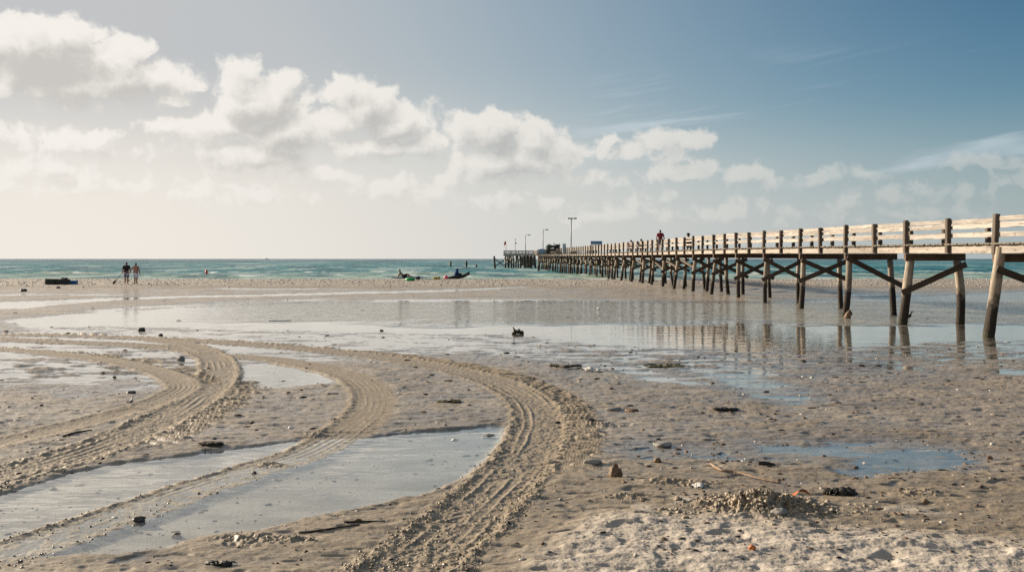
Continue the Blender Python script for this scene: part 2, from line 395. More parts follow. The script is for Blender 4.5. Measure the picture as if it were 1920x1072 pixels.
def height(x, y):
    """height and colour masks of the sand at ground points (arrays)"""
    x = x.astype(np.float64); y = y.astype(np.float64)
    big = fbm(x * .16, y * .22, 3, 1)
    rip = fbm(x * .9 + .25 * y, y * 2.1, 4, 5, .55)
    fine = fbm(x * 6, y * 8, 3, 9); midn = fbm(x * 2.0 + .8 * y, y * 4.6, 4, 13, .6)
    wx = x + .5 * fbm(x * .8, y * .8, 3, 21); wy = y + .5 * fbm(x * .8, y * .8, 3, 31)
    wig = fbm(x * 1.7, y * 2.2, 4, 41, .6)
    fx = np.clip(y / 25, .35, 1.6)
    m = .026 + .010 * big; amp = np.full(x.shape, .016)
    flat = np.zeros(x.shape); mid_on = np.ones(x.shape); amp = amp * (1 + .7 * sst(30, 60, y))
    for poly, lev, wid, wp, rp in POOLS:
        gp = gpoly(poly)
        px = [p[0] for p in gp]; py_ = [p[1] for p in gp]; mg = wid * 2 + wp * 2 + .5
        sel = np.nonzero((x > min(px) - mg) & (x < max(px) + mg) & (y > min(py_) - mg) & (y < max(py_) + mg))
        if not len(sel[0]): continue
        xs, ys = x[sel], y[sel]
        sdv = sdist(xs, ys, gp) + wp * wig[sel] * 1.2
        k = sst(-wid, wid, sdv)
        m[sel] += (lev - m[sel]) * k; mid_on[sel] *= 1 - k * (1 if lev > -.02 else .8); amp[sel] *= 1 + (rp - 1) * k
        flat[sel] = np.maximum(flat[sel], k * (1.0 if lev < -.02 else (.75 if wid < .5 and lev < -.0025 else 0)))
    h = m + amp * rip * 1.25 + (.010 * fine + .029 * midn * (.55 + .45 * sst(8, 13, y)) * sst(50, 20, y) * (.25 + .75 * mid_on)) * (1 - .85 * flat)
    # small pits and drag marks
    pit = fbm(x * 3.2, y * 5.5, 2, 55); h -= .016 * sst(.22, .5, pit) * (1 - flat) * sst(60, 25, y)
    # far bar of shell sand, then the sea bed
    bar = sst(68, 80, y + 4 * big); h = h * (1 - bar) + bar * (.06 + .02 * big)
    lump = fbm(x * 1.5, y * .8, 4, 61, .65); h += bar * .06 * np.abs(lump) * 1.4
    shore = y + 4 * fbm(x * .03, y * .02, 2, 71) + 1.6 * fbm(x * .12, y * .1, 2, 73)
    sea = sst(99, 113, shore); h -= sea * .95
    h += sst(66, 74, y) * .012
    track = np.zeros(x.shape); rough = np.zeros(x.shape); crumb = np.zeros(x.shape)
    for name, (ln, hw, rel, side, rg, win) in TR.items():
        best = np.full(x.shape, 1e9); dl = np.zeros(x.shape); sl = np.zeros(x.shape)
        lx0, ly0 = ln.min(0) - 1.2; lx1, ly1 = ln.max(0) + 1.2
        sel = np.nonzero((x > lx0) & (x < lx1) & (y > ly0) & (y < ly1))
        if not len(sel[0]): continue
        xs, ys = x[sel], y[sel]
        b = np.full(xs.shape, 1e9); d_ = np.zeros(xs.shape); s_ = np.zeros(xs.shape); acc = 0.0
        tg = np.gradient(ln, axis=0); tg /= np.linalg.norm(tg, axis=1)[:, None] + 1e-9
        for i in range(len(ln) - 1):
            ax, ay = ln[i]; ex, ey = ln[i + 1] - ln[i]; L = math.hypot(ex, ey)
            if L < 1e-6: continue
            near = np.nonzero((np.abs(xs - ax - ex / 2) < L / 2 + 1.1) & (np.abs(ys - ay - ey / 2) < L / 2 + 1.1))[0]
            if len(near):
                qx, qy = xs[near] - ax, ys[near] - ay
                t = np.clip((qx * ex + qy * ey) / (L * L), 0, 1)
                dd = np.hypot(qx - t * ex, qy - t * ey)
                up = dd < b[near]; idx = near[up]
                sa = qx * tg[i, 0] + qy * tg[i, 1]; sb = (qx - ex) * tg[i + 1, 0] + (qy - ey) * tg[i + 1, 1]
                ts = np.clip(sa / np.where(np.abs(sa - sb) < 1e-6, 1e-6, sa - sb), 0, 1)
                b[idx] = dd[up]; d_[idx] = (np.sign(ex * qy - ey * qx) * -dd)[up]; s_[idx] = acc + (ts * L)[up]
            acc += L
        wob = .05 * fbm(xs * 1.6, ys * 1.6, 3, 91) + .025 * fbm(xs * 7, ys * 7, 2, 93)
        a = b + wob
        ins = sst(hw + .16, hw - .05, a)
        nearf = sst(26, 9, ys)
        clump = fbm(xs * 7.5, ys * 7.5, 4, 97, .6)
        brk = sst(-.15, .45, fbm(s_ * .55 + 7, d_ * 3, 2, 99))
        dd = d_ + .4 * wob
        # five raised tread lines along the print
        rib = np.zeros(xs.shape)
        for q in (-.62, -.34, -.05, .26, .56):
            rib += np.exp(-((dd / hw - q) / .055) ** 2)
        cross = np.maximum(0, np.sin((s_ + .35 * np.abs(dd)) * 2 * np.pi / .21)) * sst(.30, .5, np.abs(dd) / hw)
        shoulder = np.exp(-((a - hw) / .085) ** 2)
        prof = rel * (-.011 + .011 * rib * brk * rg + .008 * rib * (1 - rg) * (.4 + .6 * brk) + .013 * cross * (.3 + .7 * brk) + .032 * shoulder * (.65 + .6 * clump) * (np.where(d_ > 0, 1.35, .15) if name == 'mid' else 1) + rg * (.016 * clump + .010 * fbm(xs * 17, ys * 17, 2, 98)) * (.35 + .65 * nearf) * (1.15 - .75 * brk))
        tgt = (.017 if name != 'mid' else np.where((ys < 12.0) & (xs < -.5), .006, .020)) + prof
        h[sel] = h[sel] * (1 - ins) + np.maximum(h[sel] * .35, 0) * ins * .3 + tgt * ins
        if side:
            e = dd * side
            fr = sst(hw - .05, hw + .05, e) * sst(hw + .48, hw + .30, e + .12 * fbm(s_ * 2.5, d_ * 0 + 3, 2, 103))
            lug = sst(-.25, .75, np.sin((s_ - .55 * (e - hw)) * 2 * np.pi / .20 + .35 * fbm(s_ * 1.2, d_ * 3, 2, 101)))
            fr = fr * sst(win[0], win[0] + 1.2, ys) * sst(win[1], win[1] - 1.5, ys)
            h[sel] += rel * fr * (.016 - .052 * lug) 
            track[sel] = np.maximum(track[sel], fr * .8)
        track[sel] = np.maximum(track[sel], ins)
        crumb[sel] = np.maximum(crumb[sel], rel * rg * (shoulder + .5 * ins * (1 - brk)))
    # dry white sand in the near right corner, trodden
    kd = sst(-.16, .50, sdist(x, y, DRY) + .30 * wig + .10 * fbm(x * 5, y * 5, 3, 115))
    foot = fbm(x * 2.6, y * 3.0, 3, 111, .5)
    h += kd * (.035 + .026 * foot + .013 * fbm(x * 9, y * 9, 4, 113, .6) - .024 * sst(.18, .45, fbm(x * 2.2 + 9, y * 2.8, 2, 117)))
    kp = sst(-.05, .05, sdist(x, y, PATCH) + .06 * wig) * .7
    ks = sst(-.12, .10, sdist(x, y, SPILL) + .10 * wig) * sst(-.1, .3, fbm(x * 5, y * 5, 3, 119)) * .8
    # dug heap behind it
    hx, hy, _ = G(1432, 958)
    r2 = ((x - hx) / .40) ** 2 + ((y - hy) / .30) ** 2
    heap = np.exp(-r2 * 1.1)
    h += heap * (.05 + .075 * (1 - 3.2 * np.abs(fbm(x * 7, y * 7, 2, 121))) + .04 * (1 - 3 * np.abs(fbm(x * 17, y * 17, 2, 123))))
    # loose wet-sand casts elsewhere
    for px, py, r in ((470,1016,.22),(560,1018,.14),(392,836,.16),(590,818,.2),(505,872,.15),(1240,908,.18),(1180,936,.16),(1300,912,.2),(1130,800,.25),(1720,930,.2),(1360,772,.22)):
        cx, cy, _ = G(px, py)
        kk = np.exp(-((x - cx) / r) ** 2 - ((y - cy) / (r * .6)) ** 2)
        h += kk * np.maximum(0, .02 + .055 * fbm(x * 12, y * 12, 3, 131, .6)); crumb = np.maximum(crumb, kk * .7)
    # damp olive film in the foreground and scattered patches
    alg = sst(.10, .42, fbm(x * .7, y * 1.1, 4, 141)) * sst(22, 12, y) * .8
    alg = np.maximum(alg, sst(12, 8.6, y + 1.2 * big) * .85)
    alg = np.maximum(alg, track)
    dry = np.maximum(np.maximum(kd, kp), np.maximum(ks, bar * sst(.02, .10, h) * .45))
    pale = sst(.014, -.004, h) * flat
    heapm = heap > .25
    crumb = np.maximum(crumb, np.where(r2 < 1.5, 1.0 - r2 / 2, 0))
    return h, dict(dry=dry * (1 - .85 * np.clip(heap * 1.6, 0, 1)), track=np.maximum(alg, np.clip(heap * 1.6, 0, 1)), bed=pale, print=track, crumb=crumb)

def grid_sheet(name, rows_y, tans, zfun, mat, kind='structure'):
    ny, nx = len(rows_y), len(tans)
    Yg, Tg = np.meshgrid(rows_y, tans, indexing='ij')
    Xg = Yg * Tg
    z, at = zfun(Xg.ravel(), Yg.ravel())
    v = np.stack([Xg.ravel(), Yg.ravel(), z], 1).astype(np.float32)
    i = np.arange(ny * nx).reshape(ny, nx)
    q = np.stack([i[:-1, :-1], i[:-1, 1:], i[1:, 1:], i[1:, :-1]], -1).reshape(-1, 4).astype(np.int32)
    me = bpy.data.meshes.new(name)
    me.vertices.add(len(v)); me.vertices.foreach_set('co', v.ravel())
    me.loops.add(q.size); me.loops.foreach_set('vertex_index', q.ravel())
    me.polygons.add(len(q)); me.polygons.foreach_set('loop_start', np.arange(0, q.size, 4, dtype=np.int32))
    me.polygons.foreach_set('use_smooth', np.ones(len(q), bool))
    me.update(); me.validate()
    for k, a in at.items():
        d = me.attributes.new(k, 'FLOAT', 'POINT'); d.data.foreach_set('value', a.astype(np.float32))
    o = link(name, me, mat); o['kind'] = kind
    return o

QUAL = 1.0
rows = [3.0, 3.6, 4.1]
py = 1330.0
while py > HY + 27:
    rows.append(F * H / (py - HY)); py -= (.85 if py < 1090 else 2.0) / QUAL
rows += [F * H / 27 + 4, 165.0]
half = np.linspace(-1500, 1500, int(2150 * QUAL)) / F
wing = np.array([.84, .90, 1.0, 1.3, 1.8])
tans = np.concatenate([-wing[::-1], half, wing])

# ---- sand material
m_sand, nt = newmat('beach_sand')
P = position(nt)
dry, trk, bed, prn = attr(nt, 'dry'), attr(nt, 'track'), attr(nt, 'bed'), attr(nt, 'print')
px_, py_, pz_ = sepxyz(nt, P)
n1 = tex(nt, P, .55, 6, .6, stretch=(.7, 1.2, 1)); n2 = tex(nt, P, 5, 6, .65); n3 = tex(nt, P, 60, 4, .7)
wetc = mixc(nt, n1.ss(.32, .68), (.185, .150, .115), (.300, .246, .186))
trc = mixc(nt, n2.ss(.3, .7), (.190, .145, .090), (.292, .224, .144))
dryc = mixc(nt, n2.ss(.3, .7), (.345, .300, .250), (.465, .408, .345))
bedc = mixc(nt, tex(nt, P, 1.6, 5, .65, stretch=(.7, 1.3, 1)).ss(.38, .62), (.36, .33, .27), (.60, .55, .46))
bedc = mixc(nt, tex(nt, P, 7, 3, .6, stretch=(.7, 1.4, 1)).ss(.64, .70) * .7, bedc, (.11, .105, .085))
c = mixc(nt, trk * .85, wetc, trc); c = mixc(nt, bed * .8, c, bedc); c = mixc(nt, dry, c, dryc)
c = mixc(nt, 1.0, c, mixc(nt, n3.ss(.25, .75), (.91, .91, .91), (1.06, 1.06, 1.06)), 'MULTIPLY')
grit = tex(nt, P, 26, kind='voronoi', stretch=(1, 1, .3)); gm = tex(nt, P, 2.3, 3)
spk = grit.ss(.16, .10) * gm.ss(.44, .58)
c = mixc(nt, spk * .75, c, (.05, .045, .04))
grit2 = tex(nt, P, 17.3, kind='voronoi', stretch=(1, 1.1, .3))
c = mixc(nt, grit2.ss(.12, .07) * gm.ss(.60, .45) * .7, c, (.70, .66, .60))
leafy = tex(nt, P, 11, 3, .5, stretch=(.8, 2.2, 1)); c = mixc(nt, leafy.ss(.70, .76) * dry.ss(.6, .2) * py_.ss(30, 14) * .7, c, (.06, .052, .042))
wet = pz_.ss(.030, .002) * (1.0 - dry) * (1.0 - prn * .8) * pz_.ss(-.012, -.002)
c = mixc(nt, (wet * .35 + pz_.ss(.014, .002) * pz_.ss(-.006, 0.0) * (1.0 - dry) * .4).mn(.8), c, mixc(nt, .5, c, (.12, .105, .09), 'MIX'))
bh = n3 * .22 + n2 * 1.0 + tex(nt, P, 18, 5, .65) * .9
nb2 = bump(nt, bh, .45, .016)
rg = (1.0 - wet * .35 - (1.0 - dry) * .40).mx(.28)
p = principled(nt, Base_Color=c, Roughness=rg, Specular_IOR_Level=(1.0 - dry) * .35 + .2, Normal=nb2)
put(nt, p.inputs['Coat Weight'], (pz_.ss(.050, .006) * (1.0 - dry) * (1.0 - prn * .8) * (1.0 - trk * .75)) * .46); put(nt, p.inputs['Coat Roughness'], .17); p.inputs['Coat IOR'].default_value = 1.45
nt.links.new(bump(nt, n2, .12, .02), p.inputs['Coat Normal'])
ground = grid_sheet('beach_sand', np.array(rows), tans, height, m_sand)

# ---- still water over the low ground
def schlick(nt, nrm):
    g = nt.nodes.new('ShaderNodeNewGeometry')
    d = nt.nodes.new('ShaderNodeVectorMath'); d.operation = 'DOT_PRODUCT'; nt.links.new(g.outputs['Incoming'], d.inputs[0]); nt.links.new(nrm, d.inputs[1])
    c = E(nt, d.outputs['Value']).un('ABSOLUTE')
    return ((1.0 - c).mx(0.0).pw(c * 4.5 + 3.0) * .98 + .02).mn(.97)
def water_mat(name, tint, rip, rscale, rgh):
    m, nt = newmat(name)
    P = position(nt); x, y, z = sepxyz(nt, P)
    yw = y + (tex(nt, P, .22, 3) - .5) * 9.0
    windy = yw.ss(31.0, 35.0) * (y.ss(50, 46.5) * (x + y * .27).ss(-3.5, 3.0) * tex(nt, P, .13, 2).ss(.18, .38) + x.ss(4, 10) * .4)
    w1 = tex(nt, P, rscale, 3, .55, stretch=(.5, 1.3, 1)); w2 = tex(nt, P, rscale * 3.1, 2, .5, stretch=(.6, 1.2, 1))
    nb = bump(nt, (w1 * 1.0 + w2 * .35) * (windy + rip), 1.0, .42)
    g = nt.nodes.new('ShaderNodeBsdfGlossy'); g.inputs['Roughness'].default_value = rgh; nt.links.new(nb, g.inputs['Normal'])
    g.inputs['Color'].default_value = (.98, .965, .94, 1)
    t = nt.nodes.new('ShaderNodeBsdfTransparent'); t.inputs['Color'].default_value = (*tint, 1)
    fr = schlick(nt, nb)
    mx = nt.nodes.new('ShaderNodeMixShader'); put(nt, mx.inputs[0], fr); nt.links.new(t.outputs[0], mx.inputs[1]); nt.links.new(g.outputs[0], mx.inputs[2])
    o = nt.nodes.new('ShaderNodeOutputMaterial'); nt.links.new(mx.outputs[0], o.inputs[0])
    return m
m_pool = water_mat('pool_water', (.90, .905, .895), .02, 1.5, .025)
bm = bmesh.new()
vs = [bm.verts.new(c) for c in ((-9, 3.2, 0), (9, 3.2, 0), (70, 92, 0), (-70, 92, 0))]; bm.faces.new(vs)
pool = link('tide_pool_water', mesh_of(bm), m_pool); pool['kind'] = 'structure'

# ---- the sea
SEA = -.06
def sea_h(x, y):
    dist = np.hypot(x, y)
    fade = sst(92, 150, y)
    w = .20 * perlin(x * .035 + 3, y * .085, 3) + .15 * perlin(x * .11, y * .21, 5) + .10 * perlin(x * .31, y * .5, 7) + .06 * perlin(x * .8, y * 1.1, 8)
    line = 3 * fbm(x * .02, y * 0, 2, 12)
    brk = 0
    for pos, a, wd_, sd_ in ((107, .16, 1.3, 1), (112.5, .22, 1.6, 2), (121, .26, 2.2, 3), (134, .28, 3.0, 4)):
        amt = sst(-.05, .3, fbm(x * .045 + sd_ * 7, y * 0, 2, 80 + sd_))
        q = y + line - pos
        brk = brk + a * amt * np.exp(-(np.where(q > 0, q / (wd_ * 1.8), q / wd_)) ** 2)
    z = SEA + w * (.12 + 1.0 * fade) * np.clip(260 / dist, .25, 1) + brk
    foam = sst(.10, .30, brk) * sst(-.1, .35, fbm(x * .5, y * .7, 3, 83)) + sst(109, 102, y + line + 2 * fbm(x * .1, y * .1, 2, 84)) * sst(-.35, .15, fbm(x * .35, y * .5, 4, 85))
    cap = (sst(.26, .42, fbm(x * .16, y * .06, 4, 86)) * sst(108, 120, y) * sst(230, 150, y) + sst(.30, .45, fbm(x * .06, y * .018, 4, 87)) * sst(150, 200, y) * .6) * np.where(x < 0, 1, .7)
    return z, dict(foam=np.clip(foam * 1.3 + cap, 0, 1), green=np.clip(brk * 5, 0, 1))
m_sea, nt = newmat('sea_water')
P = position(nt); x, y, z = sepxyz(nt, P); foam, grn = attr(nt, 'foam'), attr(nt, 'green')
l1 = y.ss(120, 200); l2 = y.ss(260, 700)
nA = tex(nt, P, .045, 5, .62, stretch=(3.6, 1, 1)); nB = tex(nt, P, .016, 5, .62, stretch=(4.2, 1, 1)); nC = tex(nt, P, .0035, 4, .6, stretch=(6, 1, 1))
n1 = (nA * (1.0 - l1) + nB * l1) * (1.0 - l2) + nC * l2; n2 = tex(nt, P, .5, 4, .6, stretch=(.5, 1.3, 1))
shal = (.26, .37, .31); mid = (.018, .165, .185); deep = (.016, .060, .10)
c = mixc(nt, y.ss(105, 165), shal, mid); c = mixc(nt, y.ss(330, 1400), c, deep)
c = mixc(nt, n1.ss(.50, .57) * .85, c, mixc(nt, y.ss(120, 500), (.38, .47, .43), (.13, .28, .29)))
c = mixc(nt, n1.ss(.48, .41) * .85, c, (.003, .06, .085))
c = mixc(nt, n2.ss(.5, .7) * .45, c, (.02, .13, .155))
c = mixc(nt, grn * .55, c, (.21, .29, .15))
c = mixc(nt, foam, c, (.75, .75, .72))
nb = bump(nt, tex(nt, P, 1.3, 4, .6, stretch=(.5, 1.2, 1)) + n2 * .8, 1.0, .6)
df = nt.nodes.new('ShaderNodeBsdfDiffuse'); put(nt, df.inputs['Color'], c)
gl = nt.nodes.new('ShaderNodeBsdfGlossy'); gl.inputs['Roughness'].default_value = .28; nt.links.new(nb, gl.inputs['Normal'])
fr = nt.nodes.new('ShaderNodeFresnel'); fr.inputs['IOR'].default_value = 1.333; nt.links.new(nb, fr.inputs['Normal'])
mx = nt.nodes.new('ShaderNodeMixShader'); put(nt, mx.inputs[0], E(nt, fr.outputs[0]).mn(.74) * (1.0 - foam * .8)); nt.links.new(df.outputs[0], mx.inputs[1]); nt.links.new(gl.outputs[0], mx.inputs[2])
o = nt.nodes.new('ShaderNodeOutputMaterial'); nt.links.new(mx.outputs[0], o.inputs[0])
rows = [90.0, 92.0, 94.0]; py = HY + F * (H - SEA) / 95
while py > HY + .5:
    rows.append(F * (H - SEA) / (py - HY)); py -= .13 if py > HY + 9 else (.08 if py > HY + 2 else .25)
rows += [12000.0, 25000.0]
sea = grid_sheet('sea', np.array(rows), np.concatenate([-wing[::-1], np.linspace(-1500, 1500, 1100) / F, wing]), sea_h, m_sea)

# ------------------------------------------------------------------ wood
def wood(name, c0, c1, dark, tide=False, grain=1.0, rough=.8, knots=.5):
    K_ = .84; c0 = tuple(q * K_ for q in c0); c1 = tuple(q * K_ for q in c1); dark = tuple(q * K_ for q in dark)
    m, nt = newmat(name)
    v = coords(nt); oi = nt.nodes.new('ShaderNodeObjectInfo'); rnd = E(nt, oi.outputs['Random'])
    sh = nt.nodes.new('ShaderNodeVectorMath'); sh.operation = 'ADD'; nt.links.new(v, sh.inputs[0])
    put(nt, sh.inputs[1], comb(nt, rnd * 37.0, rnd * 11.0, rnd * 23.0)); v = sh.outputs[0]
    g = tex(nt, v, 9, 6, .65, stretch=(.10, 1.6, 1.6), dist=.6); g2 = tex(nt, v, 55, 4, .6, stretch=(.06, 1, 1))
    b = tex(nt, v, 1.5, 3, .6, stretch=(.5, 1, 1))
    c = mixc(nt, g.ss(.3, .7), c0, c1)
    c = mixc(nt, g2.ss(.50, .72) * .55, c, tuple(x * .45 for x in c0))
    c = mixc(nt, b.ss(.55, .75) * .45, c, dark)
    k = tex(nt, v, 2.6, kind='voronoi', stretch=(.8, 2.2, 2.2))
    c = mixc(nt, k.ss(.17, .06) * knots, c, (.045, .03, .02))
    st_ = tex(nt, v, 2.2, 4, .6, stretch=(.6, .35, 3)); c = mixc(nt, st_.ss(.60, .68) * .55, c, tuple(q * .35 for q in c0))
    cr = tex(nt, v, 30, 2, .5, stretch=(.03, 1, 1)); c = mixc(nt, cr.ss(.64, .70) * .7, c, (.03, .022, .016))
    br = rnd.ss(0, 1, .78, 1.16, 'LINEAR')
    mul = nt.nodes.new('ShaderNodeMix'); mul.data_type = 'RGBA'; mul.blend_type = 'MULTIPLY'; mul.inputs[0].default_value = 1
    nt.links.new(c, mul.inputs[6]); nt.links.new(comb(nt, br, br, br), mul.inputs[7]); c = mul.outputs[2]
    h = g * .6 + g2 * .5
    if tide:
        P = position(nt); x, y, z = sepxyz(nt, P)
        n = tex(nt, P, 3.2, 4, .6); line = z + (n - .5) * 1.3
        wetm = line.ss(1.20, .80)
        c = mixc(nt, wetm * .96, c, (.022, .016, .012))
        barn = tex(nt, P, 24, kind='voronoi')
        c = mixc(nt, barn.ss(.30, .15) * line.ss(.62, .42) * .35, c, (.13, .11, .065))
        c = mixc(nt, line.ss(.45, .05) * n.ss(.45, .6) * .6, c, (.05, .055, .022))
        h = h + barn.ss(.5, .1) * line.ss(.75, .5) * 1.4
    principled(nt, Base_Color=c, Roughness=rough, Specular_IOR_Level=.25, Normal=bump(nt, h, .7 * grain, .02))
    return m
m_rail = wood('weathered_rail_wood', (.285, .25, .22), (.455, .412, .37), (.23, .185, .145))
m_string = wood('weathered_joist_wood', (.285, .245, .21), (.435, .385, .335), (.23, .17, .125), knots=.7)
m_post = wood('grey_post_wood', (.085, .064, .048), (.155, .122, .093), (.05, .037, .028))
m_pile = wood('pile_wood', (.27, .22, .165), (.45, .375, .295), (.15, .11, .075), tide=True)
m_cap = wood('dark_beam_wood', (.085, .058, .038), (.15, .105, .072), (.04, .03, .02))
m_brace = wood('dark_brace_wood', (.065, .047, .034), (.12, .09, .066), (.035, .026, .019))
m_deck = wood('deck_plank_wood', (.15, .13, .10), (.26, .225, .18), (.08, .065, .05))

# ------------------------------------------------------------------ the pier
PX, PS = 26649 / F, 82 / F
def pierX(D): return PX - PS * D
adir = Vector((-PS, 1, 0)).normalized(); nside = Vector((1, PS, 0)).normalized()     # along, and away from us across the deck
def pz(D, which):      # heights of the sloping deck
    bot = np.interp(D, (12, 27, 53, 101, 230), (2.18, 2.245, 2.38, 2.42, 2.74))
    top = np.interp(D, (12, 27, 53, 101, 230), (3.18, 3.255, 3.485, 3.60, 3.91))
    return float(bot if which == 'bot' else top)
def pt(D, off, z):
    return Vector((pierX(D), D, 0)) + nside * off + Vector((0, 0, z))
pier = empty('wooden_pier', (pierX(27), 27, 0))
tag(pier, 'long weathered wooden pier on battered round piles running out into the sea', 'pier')
WID = 1.62
xs = [1865,1777,1698,1639,1585,1538,1500,1464,1432,1404,1380,1358,1338,1317,1299.5,1283,1268,1254,1242,1232.5,1223,1214,1204.5,1195.3,1186.3,1177.2,1168.7,1160.7,1153,1146,1139.3]
ST = [26649 / (x - 878) for x in xs]
while ST[-1] < 206: ST.append(ST[-1] + 2.42)
pre = [27 - 2.7 * k for k in range(5, 0, -1)]
ST = pre + ST; N0 = len(pre)
SH = .24                                                           # joist height
END = ST[-1]
# deck: planks across, one part
bm = bmesh.new(); d = ST[0]
while d < END + 1:
    wpl = .135; gap = .014
    bot = pz(d, 'bot') + SH
    M = Matrix.Translation(pt(d, -.075 + random.uniform(-.03, .03), bot + .026 + random.uniform(-.003, .003)))
    x = nside; y = adir
    rotm = Matrix((x, y, Vector((0, 0, 1)))).transposed().to_4x4()
    L = WID + .30 + random.uniform(-.02, .05)
    bmesh.ops.create_cube(bm, size=1, matrix=M @ rotm @ Matrix.Translation((L / 2, 0, 0)) @ Matrix.Diagonal((L, wpl, .045, 1)))
    d += wpl + gap
me = mesh_of(bm); inv = W[pier.name].inverted(); me.transform(inv)
link('deck', me, m_deck, pier, W[pier.name])
def joist(off):
    i = 0; step = 3
    while i < len(ST) - 1:
        j = min(i + step, len(ST) - 1); a, b = ST[i], ST[j]
        beam('joist', pt(a + .02, off, pz(a, 'bot') + SH / 2), pt(b - .01, off, pz(b, 'bot') + SH / 2), .05, SH, m_string, pier, n=6, jit=.004)
        i = j; step = 2 if step == 3 else 3
for off in (.075, WID + .10, WID * .5): joist(off)
posts_far_i = []
rest_post = bmesh.new(); rest_rail = bmesh.new()
def joined(bmdst, p0, p1, w, h, n=2):
    M, L = frame(p0, p1); b = bmesh.new(); bm_beam(b, L, w, h, n, .003); me = bpy.data.meshes.new('t'); b.to_mesh(me); b.free()
    me.transform(M); bmdst.from_mesh(me); bpy.data.meshes.remove(me)
n_post = 0; n_rail = 0
railz = (.085, .250, .510)            # distance of each rail's centre below the top of the post
order = sorted([(ST[i], i, s) for i in range(len(ST)) for s in (0, 1)])
prev_lean = {}
for D, i, s in order:
    k = i - N0
    off = 0.0 if s == 0 else WID + .175
    if s == 1: D = D + 1.05 * (1 if i + 1 < len(ST) else 0)
    top = pz(D, 'top') + random.uniform(-.03, .02) + (.03 if k % 2 == 0 else 0) + (.06 if k == 0 and s == 0 else 0)
    if s == 1: top -= .13
    bot = pz(D, 'bot') + (.01 if s == 0 else .02)
    lean = Vector((random.uniform(-.025, .02), random.uniform(-.02, .02), 0))
    if k == 0 and s == 0: lean = Vector((.06, 0, 0)); bot -= .02
    visible = (k >= -1)
    if visible and n_post < 100:
        host = beam('railing_post', pt(D, off, bot), pt(D, off, top) + lean, .13, .17, m_post, pier, up=(0, 1, 0), n=3, jit=.005); n_post += 1
    else:
        host = None; joined(rest_post, pt(D, off, bot), pt(D, off, top) + lean, .13, .15)
    if i + 1 < len(ST):
        D2 = ST[i + 1] if s == 0 else (ST[i + 1] + 1.05 * (1 if i + 2 < len(ST) else 0))
        off2 = (off + .09) if s == 0 else (off - .10)
        for q, rz in enumerate(railz):
            rz += random.uniform(-.012, .012)
            h = .122 if q != 1 else .105
            if s == 1 and q == 0: continue
            fz = lambda d: (H + (pz(d, 'top') - rz - H) * (1 + 1.66 / pierX(d)) + rz) if s == 1 else pz(d, 'top')
            a = pt(D + random.uniform(-.10, -.02), off2 + random.uniform(-.008, .008), fz(D) - rz + random.uniform(-.012, .012))
            b = pt(D2 + random.uniform(.0, .08), off2 + random.uniform(-.008, .008), fz(D2) - rz + random.uniform(-.012, .012))
            if host is not None and n_rail < 100:
                beam('rail', a, b, .04, h, m_rail, pier, n=7, jit=.009); n_rail += 1
            else: joined(rest_rail, a, b, .04, h)
for bmr, nm, mt in ((rest_post, 'far_railing_posts', m_post), (rest_rail, 'far_rails', m_rail)):
    me = mesh_of(bmr); me.transform(inv); o = link(nm, me, mt, pier, W[pier.name]); o['kind'] = 'stuff'
